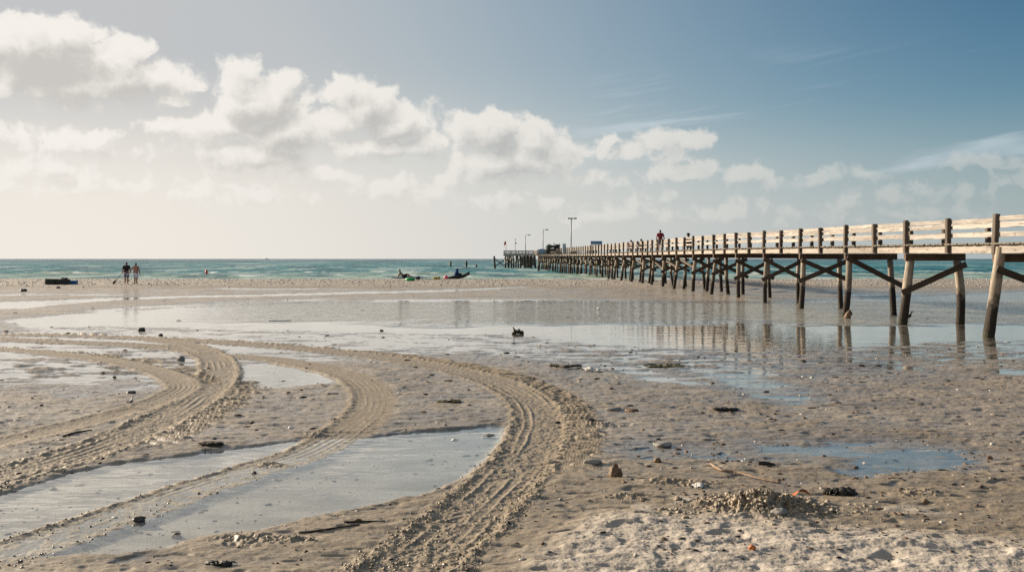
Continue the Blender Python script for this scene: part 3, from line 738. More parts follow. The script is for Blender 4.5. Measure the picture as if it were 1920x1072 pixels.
# bents: cap beam, two piles, braces
rest_brace = bmesh.new(); n_brace = 0; rest_pile = bmesh.new()
ev = [i for i in range(len(ST)) if (i - N0) % 2 == 0]
lean_near = {0: (-.30, .10), 2: (-.30, .11), 4: (-.18, .09), 6: (-.12, .08), 8: (-.10, -.02), 10: (-.02, .10)}
for i in ev:
    D = ST[i]; k = i - N0
    zc = pz(D, 'bot')
    ln, lf = lean_near.get(k, (random.uniform(-.34, -.05), random.uniform(-.02, .2)))
    gz = -.45 if D < 92 else -1.4
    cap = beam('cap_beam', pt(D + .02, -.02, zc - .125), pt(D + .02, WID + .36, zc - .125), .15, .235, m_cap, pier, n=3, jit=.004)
    r = random.uniform(.10, .125) if k > 2 else .145
    slope = 1.25
    tn = pt(D + .02 + (-.16 if k == 0 else 0), .16 if k != 0 else .10, zc - .24 + (.42 if k == 0 else 0)); tf = pt(D + .04, WID + .12, zc - .24)
    bn = pt(D + random.uniform(-.12, .05), .16 + ln * slope, gz); bf = pt(D + random.uniform(-.1, .2), WID + .12 + lf * slope, gz)
    log('pile', bn, tn, r * 1.05, r * .93, m_pile, cap, bow=.06)
    log('pile', bf, tf, r * 1.0, r * .88, m_pile, cap, bow=.07)
    if k >= 12:
        om = random.uniform(.5, 1.1); bm_tube(rest_pile, [pt(D + .3, om + random.uniform(-.3, .3), gz), pt(D + .25, om, (gz + zc) / 2) + Vector((random.uniform(-.06, .06), 0, 0)), pt(D + .2, om, zc - .05)], [.12, .11, .10], 8, True, .15, k * 1.3)
        if random.random() < .6 and D < 200: joined(rest_brace, pt(D, .3, zc - random.uniform(.9, 1.3)), pt(D + 4.6, .2, zc - random.uniform(.3, .5)), .05, .16)
    fr_ = -.19 - (.02)
    def br(o0, z0, o1, z1, dd):
        global n_brace
        a, b = pt(D + dd, o0, z0), pt(D + dd, o1, z1)
        if n_brace < 96 and k >= -1:
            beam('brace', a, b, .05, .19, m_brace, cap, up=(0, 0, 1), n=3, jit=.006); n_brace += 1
        else: joined(rest_brace, a, b, .05, .17)
    lo = zc - 1.36; hi = zc - .33
    if k == 0: br(-.05, zc - .42, WID + .5, lo + .15, fr_)
    elif k == 2: br(-.22, lo + .08, WID + .30, hi - .02, fr_)
    elif k == 4: br(-.02, hi + .18, WID + .52, lo + .12, fr_)
    elif k == 6:
        br(-.12, lo + .17, WID + .45, hi + .02, fr_); br(-.02, hi + .04, WID + .45, lo + .2, fr_ - .06)
    else:
        kind = random.random()
        if kind < .9: br(-.15, lo + random.uniform(0, .25), WID + .3, hi + random.uniform(-.05, .1), fr_)
        if kind > .1: br(-.1, hi + random.uniform(-.05, .1), WID + .35, lo + random.uniform(0, .25), fr_ - .06)
me = mesh_of(rest_pile, smooth=True); me.transform(inv); o = link('far_inner_piles', me, m_pile, pier, W[pier.name]); o['kind'] = 'stuff'
me = mesh_of(rest_brace); me.transform(inv); o = link('far_braces', me, m_brace, pier, W[pier.name]); o['kind'] = 'stuff'
# hanging rope at the second bent's near side
# pier head: a wider platform to the left
HD0, HD1 = 216.0, 229.0
zb, zt = pz(225, 'bot') + .02, pz(225, 'top')
hx0, hx1 = (944 - 960) / F * 218, 6.6
bm = bmesh.new(); bm_box(bm, ((hx0 + hx1) / 2, (HD0 + HD1) / 2 , zb + .27), (hx1 - hx0, HD1 - HD0, .06))
bm_box(bm, ((hx0 + hx1) / 2, HD0 + .03, zb + .12), (hx1 - hx0, .06, .24)); bm_box(bm, ((hx0 + hx1) / 2, HD1 - .03, zb + .12), (hx1 - hx0, .06, .24)); bm_box(bm, (hx0 + .03, (HD0 + HD1) / 2, zb + .12), (.06, HD1 - HD0 - .13, .24))
me = mesh_of(bm); me.transform(inv); head = link('head_platform', me, m_string, pier, W[pier.name])
# last run of the deck up to the platform
bm = bmesh.new(); bm_box(bm, (pierX(211) + WID / 2, 211, zb + .262), (WID + .3, 9.98, .05)); bm_box(bm, (pierX(211) + .1, 211, zb + .11), (.06, 9.9, .24)); me = mesh_of(bm); me.transform(inv); link('landing', me, m_deck, pier, W[pier.name])
bmP = bmesh.new()
def ring_rail(a, b, n):
    for t in range(n + 1):
        p = Vector(a).lerp(Vector(b), t / n)
        joined(bmP, p + Vector((0, 0, zb + .3)), p + Vector((0, 0, zt)), .13, .13)
    for rz in (.09, .42, .72): joined(bmP, Vector(a) + Vector((0, 0, zt - rz)), Vector(b) + Vector((0, 0, zt - rz)), .05, .13)
ring_rail((hx0 + .1, HD0 + .1, 0), (pierX(216) - .1, HD0 + .1, 0), 4); ring_rail((hx0 + .1, HD0 + .1, 0), (hx0 + .1, HD1 - .1, 0), 5); ring_rail((hx0 + .1, HD1 - .1, 0), (hx1 - .1, HD1 - .1, 0), 6); ring_rail((hx1 - .1, HD0 + 1, 0), (hx1 - .1, HD1 - .1, 0), 4)
ring_rail((pierX(206), 206, 0), (pierX(216), 216, 0), 4)
me = mesh_of(bmP); me.transform(inv); link('platform_railing', me, m_rail, pier, W[pier.name])
for q, (px, dy) in enumerate(((948, 217), (951.5, 222), (958, 217), (962, 226), (970.5, 217), (975, 221), (984, 217), (990, 217), (996, 217), (1003, 218), (955, 228), (968, 228), (988, 228))):
    X = (px - 960) / F * dy
    log('pile', (X + random.uniform(-.3, .3), dy, -1.6), (X, dy, zb), .2, .18, m_pile, head, sides=8, n=4)
for a, b in (((hx0 + .2, .6), (hx0 + 2.4, 2.2)), ((hx0 + .2, 2.3), (hx0 + 2.5, .5)), ((hx0 + 2.4, 1.1), (hx0 + 4.4, 2.4))):
    beam('brace', (a[0], HD0 + .7, a[1]), (b[0], HD0 + .7, b[1]), .06, .2, m_brace, head, n=2)
# plank skirt under the head
bm = bmesh.new(); x = (976 - 960) / F * 217
while x < pierX(217) + .2:
    w = random.uniform(.24, .36); b = random.uniform(-.2, .7)
    bm_box(bm, (x + w / 2, HD0 + .45 + random.uniform(-.05, .05), (zb - .1 + b) / 2), (w * .94, .06, zb - .1 - b)); x += w
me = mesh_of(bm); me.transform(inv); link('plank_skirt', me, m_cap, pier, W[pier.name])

# a leaning pile tied to the head with two planks
D = 216; a = AT(926.5, 480, D); b = AT(928.5, 503, D)
dol = empty('broken_pile', (b.x, D, SEA)); tag(dol, 'dark leaning pile with crossed planks standing in the sea left of the pier head', 'pile')
log('pile_trunk', (b.x, D, -1.2), (a.x, D, a.z), .22, .20, m_brace, dol, sides=10)
beam('plank', (a.x + .1, D - .25, a.z - .55), (hx0 + .15, D - .05, .55), .06, .2, m_brace, dol, n=2)
beam('plank', (b.x + .1, D - .32, .55), (hx0 + .15, D - .12, 1.75), .06, .2, m_brace, dol, n=2)
# old posts left standing in the sea
for px, pt_, r, lab in ((845, 489.5, .22, 'dark old post standing alone in the sea, leftmost of three'), (874.5, 489, .24, 'dark old post in the sea between the stub and the leftmost post'), (893, 496.3, .24, 'short dark stub of a post barely rising out of the sea')):
    D = 240; a = AT(px, pt_, D)
    o = log('old_post', (a.x, D, -1.0), (a.x + .04, D, a.z), r, r * .95, m_brace, None, sides=10, n=5)
    tag(o, lab, 'post', 'old posts standing in the sea')
a = AT(1010, 484, 172); o = log('mooring_post', (a.x, 172, -1.3), (a.x, 172, a.z + .4), .2, .18, m_pile, None, sides=10, n=5)
tag(o, 'single round mooring post standing in the water in front of the far pier', 'post')

# ------------------------------------------------------------------ lamps and flags on the pier
m_metal = simple('grey_galvanised_metal', (.12, .12, .12), .5, .2, 6, .5, .1, .6)
m_glass = simple('lamp_glass', (.45, .45, .42), .2, .05, 4, .5, .05)
def lamp(px, ytop, D, lab, heads):
    top = AT(px, ytop, D); base = pz(min(D, 225), 'bot') + SH + .04
    e = empty('lamp_post', (top.x, D, base)); tag(e, lab, 'street lamp', 'lamp posts along the pier')
    bm = bmesh.new(); bm_tube(bm, [(0, 0, 0), (0, 0, .3), (.02, 0, (top.z - base) * .5), (.05, 0, top.z - base)], [.11, .085, .075, .055], 10)
    link('pole', mesh_of(bm, smooth=True), m_metal, e, W[e.name])
    for dx, rot in heads:
        hM = W[e.name] @ Matrix.Translation((.05, 0, top.z - base - .05)) @ Matrix.Rotation(rot, 4, 'Z')
        bm = bmesh.new(); bm_tube(bm, [(0, 0, 0), (dx * .4, 0, .12), (dx * .7, 0, .12)], .03, 8); bm_box(bm, (dx * 1.0, 0, .10), (abs(dx) * .75, .34, .15), .04)
        h = link('lamp_head', mesh_of(bm), m_metal, e, hM)
        bm = bmesh.new(); bm_box(bm, (dx * 1.0, 0, .012), (abs(dx) * .6, .26, .04), .01); link('lens', mesh_of(bm), m_glass, h, hM)
lamp(1070.5, 410, 137, 'tallest-looking lamp post on the pier, nearest of the row, with two heads', ((.55, .2), (-.35, -.5), (.5, 1.4)))
lamp(1018, 431, 188, 'slim lamp post on the pier behind the blue tarpaulin, with one square head', ((.7, .1),))
lamp(985, 441, 223, 'thin lamp post on the pier head nearest the deck, with one small head', ((.8, .1),))
m_red = simple('faded_red_cloth', (.62, .13, .07), .8, .2, 3); m_dark = simple('dark_cloth', (.025, .025, .03), .85, .3, 5)
def flag(px, ytop, D, lab, mat, w, h, drop, lampy):
    top = AT(px, ytop, D); base = zb + .3
    e = empty('flag_pole', (top.x, D, base)); tag(e, lab, 'flag', 'flag poles on the pier head')
    L = top.z - base
    bm = bmesh.new(); bm_tube(bm, [(0, 0, 0), (0, 0, L * .5), (0, 0, L)], [.05, .045, .03], 8)
    if lampy: bm_box(bm, (.08, 0, L), (.34, .2, .16), .03)
    link('pole', mesh_of(bm), m_metal, e, W[e.name])
    bm = bmesh.new(); nx, nz = 8, 10; g = []
    for side in (0, .012):
        g.append([[bm.verts.new((w * i / nx * (1 - .45 * j / nz * 0 - .0), .05 * math.sin(i * 1.5 + j * .5) + side, L - drop - h * j / nz - abs(w) * .9 * (i / nx) ** 1.3 * .8)) for i in range(nx + 1)] for j in range(nz + 1)])
    for s_ in (0, 1):
        for j in range(nz):
            for i in range(nx): bm.faces.new((g[s_][j][i], g[s_][j][i + 1], g[s_][j + 1][i + 1], g[s_][j + 1][i]))
    link('flag_cloth', mesh_of(bm, smooth=True), mat, e, W[e.name])
flag(948.7, 451.5, 217.5, 'faded red flag hanging from a thin pole on the pier head corner', m_red, -.42, .75, .05, False)
flag(966, 449, 222, 'small dark flag hanging half way down a pole on the pier head', m_dark, .28, .34, .55, True)

# ------------------------------------------------------------------ things on the pier
m_blue = simple('blue_painted_board', (.07, .17, .30), .5, .15, 5); m_white = simple('white_painted_board', (.66, .66, .64), .5, .08, 5)
D = 109.5
a = AT(1107.5, 459.5, D); b = AT(1129, 452, D)
e = empty('sign_board', ((a.x + b.x) / 2, D, pz(D, 'bot') + SH + .05)); tag(e, 'blue and white board raised above the pier railing', 'sign')
zz = (a.z + b.z) / 2 - W[e.name].translation.z; hh = b.z - a.z; ww = b.x - a.x
bm = bmesh.new(); bm_box(bm, (0, 0, zz), (ww, .06, hh), .01); p_ = link('panel', mesh_of(bm), m_blue, e, W[e.name])
bm = bmesh.new(); bm_box(bm, (0, -.035, zz - hh * .33), (ww * .98, .02, hh * .28)); link('lower_band', mesh_of(bm), m_white, p_, W[e.name])
for s in (-1, 1):
    bm = bmesh.new(); bm_box(bm, (s * ww * .42, .07, zz / 2), (.07, .07, zz + hh * .4)); link('post', mesh_of(bm), m_post, e, W[e.name])
m_tarp = simple('blue_grey_tarpaulin', (.17, .24, .32), .6, .25, 2.5)
D = 184; a = AT(1009, 476, D); b = AT(1022.5, 467, D)
bm = bmesh.new(); r = (b.z - a.z) * .55; n = 12; rows_ = []
for i in range(n + 1):
    t = i / n; x = (t - .5) * (b.x - a.x) * 1.05
    rr = r * (.78 + .22 * math.sin(math.pi * t))
    rows_.append([bm.verts.new((x, -.30 * math.sin(math.pi * j / 8) * (.6 + .4 * math.sin(math.pi * t)), rr * math.cos(math.pi * j / 8) + .03 * math.sin(i * 2.1 + j))) for j in range(9)])
for i in range(n):
    for j in range(8): bm.faces.new((rows_[i][j], rows_[i + 1][j], rows_[i + 1][j + 1], rows_[i][j + 1]))
bmesh.ops.holes_fill(bm, edges=bm.edges)
o = link('tarpaulin', mesh_of(bm, smooth=True), m_tarp, None, Matrix.Translation(((a.x + b.x) / 2 , D - .12, (a.z + b.z) / 2)))
tag(o, 'blue-grey tarpaulin bulging over the far pier railing', 'tarpaulin')
m_gbox = simple('pale_grey_cabinet', (.42, .44, .46), .5, .1, 4)
D = 146; a = AT(1055, 466, D); b = AT(1060.5, 457.5, D); fl = pz(D, 'bot') + SH + .05
bm = bmesh.new(); bm_box(bm, (0, 0, (b.z - fl) / 2), (.52, .45, b.z - fl), .02); bm_box(bm, (0, 0, b.z - fl + .02), (.58, .5, .05), .01)
o = link('cabinet', mesh_of(bm), m_gbox, None, Matrix.Translation(((a.x + b.x) / 2, D, fl))); tag(o, 'pale grey upright cabinet standing on the pier deck beside the tall lamp', 'cabinet')
m_net = simple('dark_bundle_canvas', (.035, .04, .032), .9, .4, 6)
D = 163; fl = pz(D, 'bot') + SH + .05; a = AT(1037, 461, D)
e = empty('gear_cart', (a.x, D, fl)); tag(e, 'dark cart heaped with fishing bundles and greenery on the far pier deck', 'cart')
bm = bmesh.new(); bm_box(bm, (0, 0, .55), (2.3, .8, .10), .02); bm_box(bm, (0, -.38, .75), (2.3, .05, .3), .01); bm_box(bm, (0, .38, .75), (2.3, .05, .3), .01); link('cart_bed', mesh_of(bm), m_brace, e, W[e.name])
for s in (-.8, .8):
    bm = bmesh.new(); bm_tube(bm, [(s, -.46, .28), (s, -.40, .28)], .28, 14); bm_tube(bm, [(s, .40, .28), (s, .46, .28)], .28, 14); link('wheel', mesh_of(bm), m_dark, e, W[e.name])
bm = bmesh.new()
for q in range(11): blob(bm, (random.uniform(-1.0, 1.0), random.uniform(-.25, .25), 1.0 + random.uniform(0, .35)), (random.uniform(.2, .38), .28, random.uniform(.16, .34)), 2, .4, 1.4, q * 3.1)
bm_tube(bm, [(.15, 0, 1.2), (.15, 0, 1.85)], .07, 6); bm_tube(bm, [(1.0, 0, 1.1), (1.05, 0, 1.72)], .06, 6)
link('bundle', mesh_of(bm), m_net, e, W[e.name])
m_leaf = simple('palm_green', (.07, .10, .035), .7, .3, 6)
bm = bmesh.new()
for q in range(9):
    t = q / 8 * math.pi; L = random.uniform(.5, .75)
    pts = [(-.75 + math.cos(t) * L * u, random.uniform(-.1, .1), 1.15 + math.sin(t) * L * u - .25 * u * u * abs(math.cos(t))) for u in (0, .35, .7, 1)]
    bm_tube(bm, pts, [.05, .075, .055, .012], 5)
link('frond', mesh_of(bm), m_leaf, e, W[e.name])

# ------------------------------------------------------------------ small things on the sand
def gh(x, y):
    h, a = height(np.atleast_1d(np.array(x, float)), np.atleast_1d(np.array(y, float))); return h, a
def gp(px, py):
    x, y, _ = G(px, py); h, _ = gh(x, y); return Vector((x, y, max(float(h[0]), 0.0))), float(h[0])
def ico(sub, rough, freq, seed, squash=(1, 1, 1)):
    bm = bmesh.new(); blob(bm, (0, 0, 0), squash, sub, rough, freq, seed)
    v = np.array([q.co[:] for q in bm.verts]); f = np.array([[q.index for q in t.verts] for t in bm.faces]); bm.free(); return v, f
def scatter(name, protos, pos, scl, mat, attrs=None, label=None, flat=.8):
    V, Fc, A, nv = [], [], [], 0
    for k in range(len(pos)):
        v, f = protos[k % len(protos)]
        a = rng.uniform(0, 6.28); ca, sa = math.cos(a), math.sin(a)
        q = v * scl[k]; q = np.stack([q[:, 0] * ca - q[:, 1] * sa, q[:, 0] * sa + q[:, 1] * ca, q[:, 2] * flat], 1) + pos[k]
        V.append(q); Fc.append(f + nv); nv += len(v)
        if attrs: A.append(np.full(len(v), attrs[1][k]))
    V = np.concatenate(V); Fc = np.concatenate(Fc)
    me = bpy.data.meshes.new(name); me.from_pydata(V.tolist(), [], Fc.tolist())
    me.polygons.foreach_set('use_smooth', np.ones(len(me.polygons), bool))
    if attrs:
        d = me.attributes.new(attrs[0], 'FLOAT', 'POINT'); d.data.foreach_set('value', np.concatenate(A).astype(np.float32))
    o = link(name, me, mat); o['kind'] = 'stuff'
    return o
# crumbs of wet sand along the ruts and on the dug heap
N = 60000
ty = F * H / rng.uniform(60, 590, N); tx = ty * rng.uniform(-.56, .56, N)
hh_, aa = gh(tx, ty)
keep = rng.uniform(0, 1, N) < aa['crumb'] * sst(11, 7.5, ty) * .5
hx, hy, _ = G(1432, 958)
ex = np.concatenate([rng.normal(hx, .30, 700), rng.normal(hx + .05, .5, 300)]); ey = np.concatenate([rng.normal(hy, .20, 700), rng.normal(hy - .1, .3, 300)]); eh, _ = gh(ex, ey)
cp = np.concatenate([np.stack([tx, ty, hh_ + .002], 1)[keep], np.stack([ex, ey, eh - .002], 1)])
sc = np.concatenate([rng.uniform(.003, .010, keep.sum()) * rng.uniform(.6, 1.3, keep.sum()), np.clip(rng.lognormal(-4.75, .55, 1000), .003, .030)])
crumbs = scatter('sand_crumbs', [ico(2, .95, 1.7, q * 5.1) for q in range(8)], cp, sc, m_sand, ('track', rng.uniform(.35, 1.0, len(cp))))
dd_ = crumbs.data.attributes.new('print', 'FLOAT', 'POINT'); dd_.data.foreach_set('value', np.ones(len(crumbs.data.vertices), np.float32))
# pale shell lumps and wrack on the far bar
m_shell, nt = newmat('shell_hash'); tn = attr(nt, 'tone')
c = mixc(nt, tn, (.09, .085, .085), (.40, .385, .375)); principled(nt, Base_Color=c, Roughness=.85, Specular_IOR_Level=.2)
N = 5500
ty = rng.uniform(70, 103, N); tx = ty * rng.uniform(-.57, .57, N); th, _ = gh(tx, ty); k = th > .03
k &= rng.uniform(0, 1, N) < sst(69, 82, ty)
scatter('shell_wrack', [ico(1, .5, 1.4, q * 3.3) for q in range(5)], np.stack([tx, ty, th], 1)[k], (rng.uniform(.03, .10, N) * rng.uniform(.5, 1.1, N))[k], m_shell, ('tone', np.where(rng.uniform(0, 1, N) < .75, rng.uniform(.75, 1.2, N), rng.uniform(.0, .6, N))[k]), flat=.7)
# shell and weed grit on the flats
N = 5200
ty = F * H / rng.uniform(70, 580, N); tx = ty * rng.uniform(-.56, .56, N); th, ta = gh(tx, ty)
dens = .35 + .65 * sst(-.1, .4, fbm(tx * .5, ty * .6, 3, 211)); k = (rng.uniform(0, 1, N) < dens * (1 - .85 * ta['print']) * np.where(tx > 0, 1, .7)) & (th > -.05)
m_grit, nt = newmat('grit'); tn = attr(nt, 'tone')
c = mixc(nt, tn.ss(.6, .8), mixc(nt, tn.ss(.1, .5), (.025, .02, .017), (.12, .07, .04)), (.68, .63, .56)); principled(nt, Base_Color=c, Roughness=.7, Specular_IOR_Level=.3)
scatter('shell_grit', [ico(1, .6, 1.3, q * 2.9, (1.5, .7, .45)) for q in range(6)], np.stack([tx, ty, th + .002], 1)[k], (rng.uniform(.006, .018, N) * np.clip(ty / 9, .8, 2.2) * rng.choice([.7, 1, 1.7], N))[k], m_grit, ('tone', rng.uniform(0, .74, N)[k]))

m_stone_d = simple('dark_wet_stone', (.055, .045, .038), .55, .4, 14, .4, .5)
m_stone_b = simple('brown_stone', (.17, .11, .065), .7, .4, 12, .3, .6)
m_stone_g = simple('grey_stone', (.24, .225, .205), .75, .3, 10, .3, .5)
m_shellw = simple('bleached_shell', (.70, .66, .60), .6, .12, 16, .4, .3)
m_amber = simple('amber_leaf', (.42, .12, .025), .5, .5, 18, .4, .4)
m_weed = simple('dark_seaweed', (.022, .018, .012), .6, .5, 20, .4, .6)
m_drift = wood('bleached_driftwood', (.30, .20, .13), (.50, .36, .25), (.16, .10, .06), grain=.6, knots=.3)
m_driftd = wood('dark_driftwood', (.06, .045, .032), (.11, .085, .06), (.03, .022, .016), knots=.2)

def stone(name, px, py, wpx, hpx, mat, label, cat='stone', group=None, depth=.8, rough=.3, seed=None, sub=3, sink=.25):
    p, h = gp(px, py); s = p.y / F
    bm = bmesh.new(); blob(bm, (0, 0, hpx * s * (.5 - sink)), (wpx * s / 2, wpx * s / 2 * depth, hpx * s * (.5 + sink * .5)), sub, rough, 1.5, random.uniform(0, 50) if seed is None else seed)
    if h < 0: p.z = max(h, -.05)
    o = link(name, mesh_of(bm, smooth=True), mat, None, Matrix.Translation(p) @ Matrix.Rotation(random.uniform(-.4, .4), 4, 'Z'))
    return tag(o, label, cat, group)
def shell(px, py, wpx, label, mat=None, group=None):
    """a half scallop: ribbed fan"""
    p, h = gp(px, py); r = wpx * p.y / F / 2
    bm = bmesh.new(); ctr = bm.verts.new((0, -r * .9, .02 * r)); ctl = bm.verts.new((0, -r * .9, -.05 * r)); up, lo = [], []
    n = 16; ringU = []
    for q in (.5, .85, 1.0):
        row = []
        for i in range(n + 1):
            a = math.pi * (i / n) ; rr = r * q * (1.0 + .05 * math.cos(i * math.pi))
            row.append(bm.verts.new((math.cos(a) * rr, -r * .9 + math.sin(a) * rr * 1.7, r * .75 * math.sin(q * 2.6) * (.5 + .5 * math.sin(a)) + .03 * r * math.cos(i * math.pi))))
        ringU.append(row)
    for i in range(n): bm.faces.new((ctr, ringU[0][i], ringU[0][i + 1])); bm.faces.new((ctl, ringU[2][i + 1], ringU[2][i]))
    for k in range(2):
        for i in range(n): bm.faces.new((ringU[k][i], ringU[k + 1][i], ringU[k + 1][i + 1], ringU[k][i + 1]))
    if h < 0: p.z = max(h, -.02)
    o = link('shell', mesh_of(bm, smooth=True), mat or m_shellw, None, Matrix.Translation(p + Vector((0, 0, .004))) @ Matrix.Rotation(random.uniform(-1, 1), 4, 'Z'))
    return tag(o, label, 'shell', group)
def stick(name, pix, rad, mat, label, cat='stick', lift=.01, twig=None):
    pts = []
    for a, b in pix:
        p, h = gp(a, b); pts.append(p)
    base = pts[0].copy()
    if min(q.z for q in pts) <= .001 and name == 'floating_stick': lift = -.004

    sm = smooth_line([tuple(q) for q in pts], 5)
    rr = [rad * (1 - .35 * i / len(sm)) * (1 + .12 * math.sin(i * 2.3)) for i in range(len(sm))]
    bm = bmesh.new(); bm_tube(bm, [Vector(q) - base + Vector((0, 0, rad * .6 + lift)) for q in sm], rr, 8, True, .25, random.uniform(0, 9))
    if twig:
        for i, d, L in twig:
            q = Vector(sm[int(i * (len(sm) - 1))]) - base + Vector((0, 0, rad)); d = Vector(d)
            bm_tube(bm, [q, q + d * L * .5 + Vector((.02 * L, 0, .03 * L)), q + d * L], [rad * .55, rad * .4, rad * .2], 6, True, .2)
    o = link(name, mesh_of(bm, smooth=True), mat, None, Matrix.Translation(base)); return tag(o, label, cat)
def weed(px, py, wpx, hpx, label, n=16, mat=None):
    p, h = gp(px, py); s = p.y / F; w, hh = wpx * s / 2, hpx * s
    bm = bmesh.new()
    for q in range(11): blob(bm, (random.uniform(-.75, .75) * w, random.uniform(-.3, .3) * w, hh * .18), (w * random.uniform(.2, .42), w * .25, hh * random.uniform(.2, .42)), 2, .6, 2.2, q * 4.3)
    for q in range(n):
        a = random.uniform(0, 6.28); L = random.uniform(.25, .6) * w; b = Vector((random.uniform(-.5, .5) * w, random.uniform(-.2, .2) * w, hh * .3))
        d = Vector((math.cos(a), math.sin(a) * .6, 0))
        bm_tube(bm, [b, b + d * L * .5 + Vector((0, 0, hh * random.uniform(.0, .25))), b + d * L + Vector((0, 0, -hh * .25))], [w * .05, w * .045, w * .015], 5, True, .3)
    o = link('seaweed', mesh_of(bm, smooth=True), mat or m_weed, None, Matrix.Translation(p)); return tag(o, label, 'seaweed')

stick('driftwood_stick', [(1333, 877), (1352, 889), (1380, 892), (1420, 902), (1463, 911)], .013, m_drift, 'long bent bleached driftwood stick lying on the sand above the dug heap', 'driftwood', .012, ((.45, (.2, -.6, -.1), .10),))
stick('charred_stick', [(1422, 876), (1436, 876.5), (1452, 876)], .022, m_weed, 'short thick black charred stick above the driftwood stick', 'stick')
stick('driftwood_branch', [(1031, 690), (1050, 691.5), (1062, 693), (1075, 691), (1090, 690)], .032, m_driftd, 'knotty brown driftwood branch lying beside two pale shells', 'driftwood', .02, ((.5, (.3, .2, .4), .16), (.8, (.5, -.2, .3), .14)))
stick('floating_stick', [(504, 602), (520, 601.6), (546, 601)], .014, m_driftd, 'straight dark stick lying in the shallow tide pool', 'stick', .0)
stick('thin_stick', [(560, 1004), (590, 1001), (636, 996), (674, 992)], .008, m_driftd, 'thin dark stick lying left of the wide tyre track, lower of two', 'stick', .0)
stick('thin_stick', [(645, 987), (684, 985), (722, 983)], .009, m_driftd, 'thin dark stick touching the wide tyre track, upper of two', 'stick', .0)
stick('thin_stick', [(118, 822), (140, 817), (172, 812)], .012, m_driftd, 'thin brown stick lying between the two left tyre tracks', 'stick', .0)
stone('stone', 1152, 895, 22, 22, m_stone_b, 'rough brown upright stone casting a shadow right of the wide tyre track', rough=.7)
stone('flat_stone', 1110, 872, 34, 10, m_stone_g, 'flat grey slate-like stone at the edge of the tyre lug marks', rough=.25, depth=.6)
stone('stone', 1107, 797, 24, 13, m_stone_d, 'dark round stone with a trail of dug sand right of the track bend', rough=.35)
weed(1571, 931, 66, 20, 'ragged black clump of dry seaweed on the sand right of the dug heap', 22)
# amber curled leaf on the heap
p, h = gp(1503, 944); s = p.y / F
bm = bmesh.new()
bm2 = [[bm.verts.new(((u - .5) * 32 * s, (v - .5) * 20 * s, 5 * s + 13 * s * math.sin(math.pi * u) * (1 - .7 * v) + random.uniform(-1, 1) * s + off)) for u in np.linspace(0, 1, 8)] for off in (0, .004) for v in np.linspace(0, 1, 6)]
for b0 in (0, 6):
    for i in range(5):
        for j in range(7): bm.faces.new((bm2[b0 + i][j], bm2[b0 + i][j + 1], bm2[b0 + i + 1][j + 1], bm2[b0 + i + 1][j]))
tag(link('curled_leaf', mesh_of(bm, smooth=True), m_amber, None, Matrix.Translation(p + Vector((0, 0, .02)))), 'curled amber-brown leaf resting on the edge of the dug sand heap', 'leaf')
shell(853, 824, 15, 'white shell sitting in the near pool by the track bend')
stone('stone', 916, 815, 26, 9, m_stone_g, 'pale lumpy stone in the pool corner against the wide tyre track')
shell(545, 806, 11, 'white shell on bare sand between the left and middle tyre tracks')
shell(1104, 697, 22, 'cream shell beside the driftwood branch, left of a pair'); shell(1119, 698, 16, 'cream shell beside the driftwood branch, right of a pair')
shell(1122, 579, 9, 'small white shell out in the middle of the big tide pool'); shell(1012, 649.5, 8, 'small cream shell on the wet film below the branching driftwood')
shell(1310, 917, 26, 'flat pale shell lying left of the dug sand heap'); shell(1795, 733, 7, 'tiny white shell on the grey flat under the pier end'); shell(1392, 868, 6, 'tiny white shell left of the charred stick')
shell(1620, 868, 8, 'small cream shell in the near right pool')
for a in ((266, 620, 13, 8, m_stone_d, 'dark block-shaped stone at the near edge of the big pool, left'), (301, 629, 9, 5, m_stone_d, 'small dark stone just nearer than the block-shaped stone'), (335, 600.5, 11, 4, m_stone_d, 'flat dark stone standing out of the left end of the big pool'),
          (339, 676, 15, 12, m_stone_g, 'grey angular stone in the wet film inside the left track bend'), (214, 708, 9, 7, m_stone_d, 'dark stone on the wet film left of the forked track'), (246, 740, 17, 5, m_stone_d, 'flat black stone on the sand above the small shorebird'),
          (260, 977, 24, 10, m_stone_d, 'dark stone lying on the middle track near the pool'), (331, 1000, 20, 10, m_stone_b, 'crumbly brown stone below the middle tyre track'), (1233, 870, 15, 9, m_stone_b, 'wet orange-brown stone right of the upright brown stone'),
          (1243, 836, 36, 7, m_stone_g, 'long grey slab half sunk on the flat left of the near right pool'), (1856, 862, 11, 8, m_stone_b, 'small red-brown stone at the right end of the near right pool'), (715, 620, 9, 5, m_stone_d, 'small dark chip of stone at the near edge of the big pool'),
          (881, 606.5, 6, 3, m_stone_b, 'tiny brown stone in the big pool left of the branching driftwood'), (44, 547, 12, 6, m_stone_d, 'dark lump lying on the far sand at the left, nearer the pools'), (109, 541, 8, 4, m_stone_d, 'dark lump lying on the far sand just below the crates'),
          (1150, 771, 30, 6, m_stone_g, 'low pale stone right of the track lugs on bare sand'), (1185, 773, 26, 6, m_stone_b, 'flat brown stone with a pale top right of the track bend'), (1430, 876.5, 5, 3, m_stone_b, 'tiny brown stone touching the charred stick'),
          (1735, 946, 12, 6, m_stone_b, 'small tan stone on the damp sand above the white patch'), (1462, 978, 30, 13, m_stone_g, 'pale lump at the front foot of the dug heap'), (1245, 1028, 12, 9, m_stone_b, 'dark brown stone in the trodden white sand'),
          (1410, 1048, 14, 10, m_amber, 'orange scrap on the trodden white sand'), (100, 951 - 40, 13, 6, m_stone_d, 'dark stone sunk at the top edge of the near left pool'), (476, 882 + 5, 10, 5, m_stone_d, 'dark pebble on the middle track where it crosses the pool'),
          (1554, 498.5, 0, 0, None, None)):
    if a[4] is not None: stone('stone', *a[:5], a[5], rough=.35)
weed(392, 838, 50, 6, 'dark tangle of weed on dug sand at the head of the near left pool', 10, m_driftd)
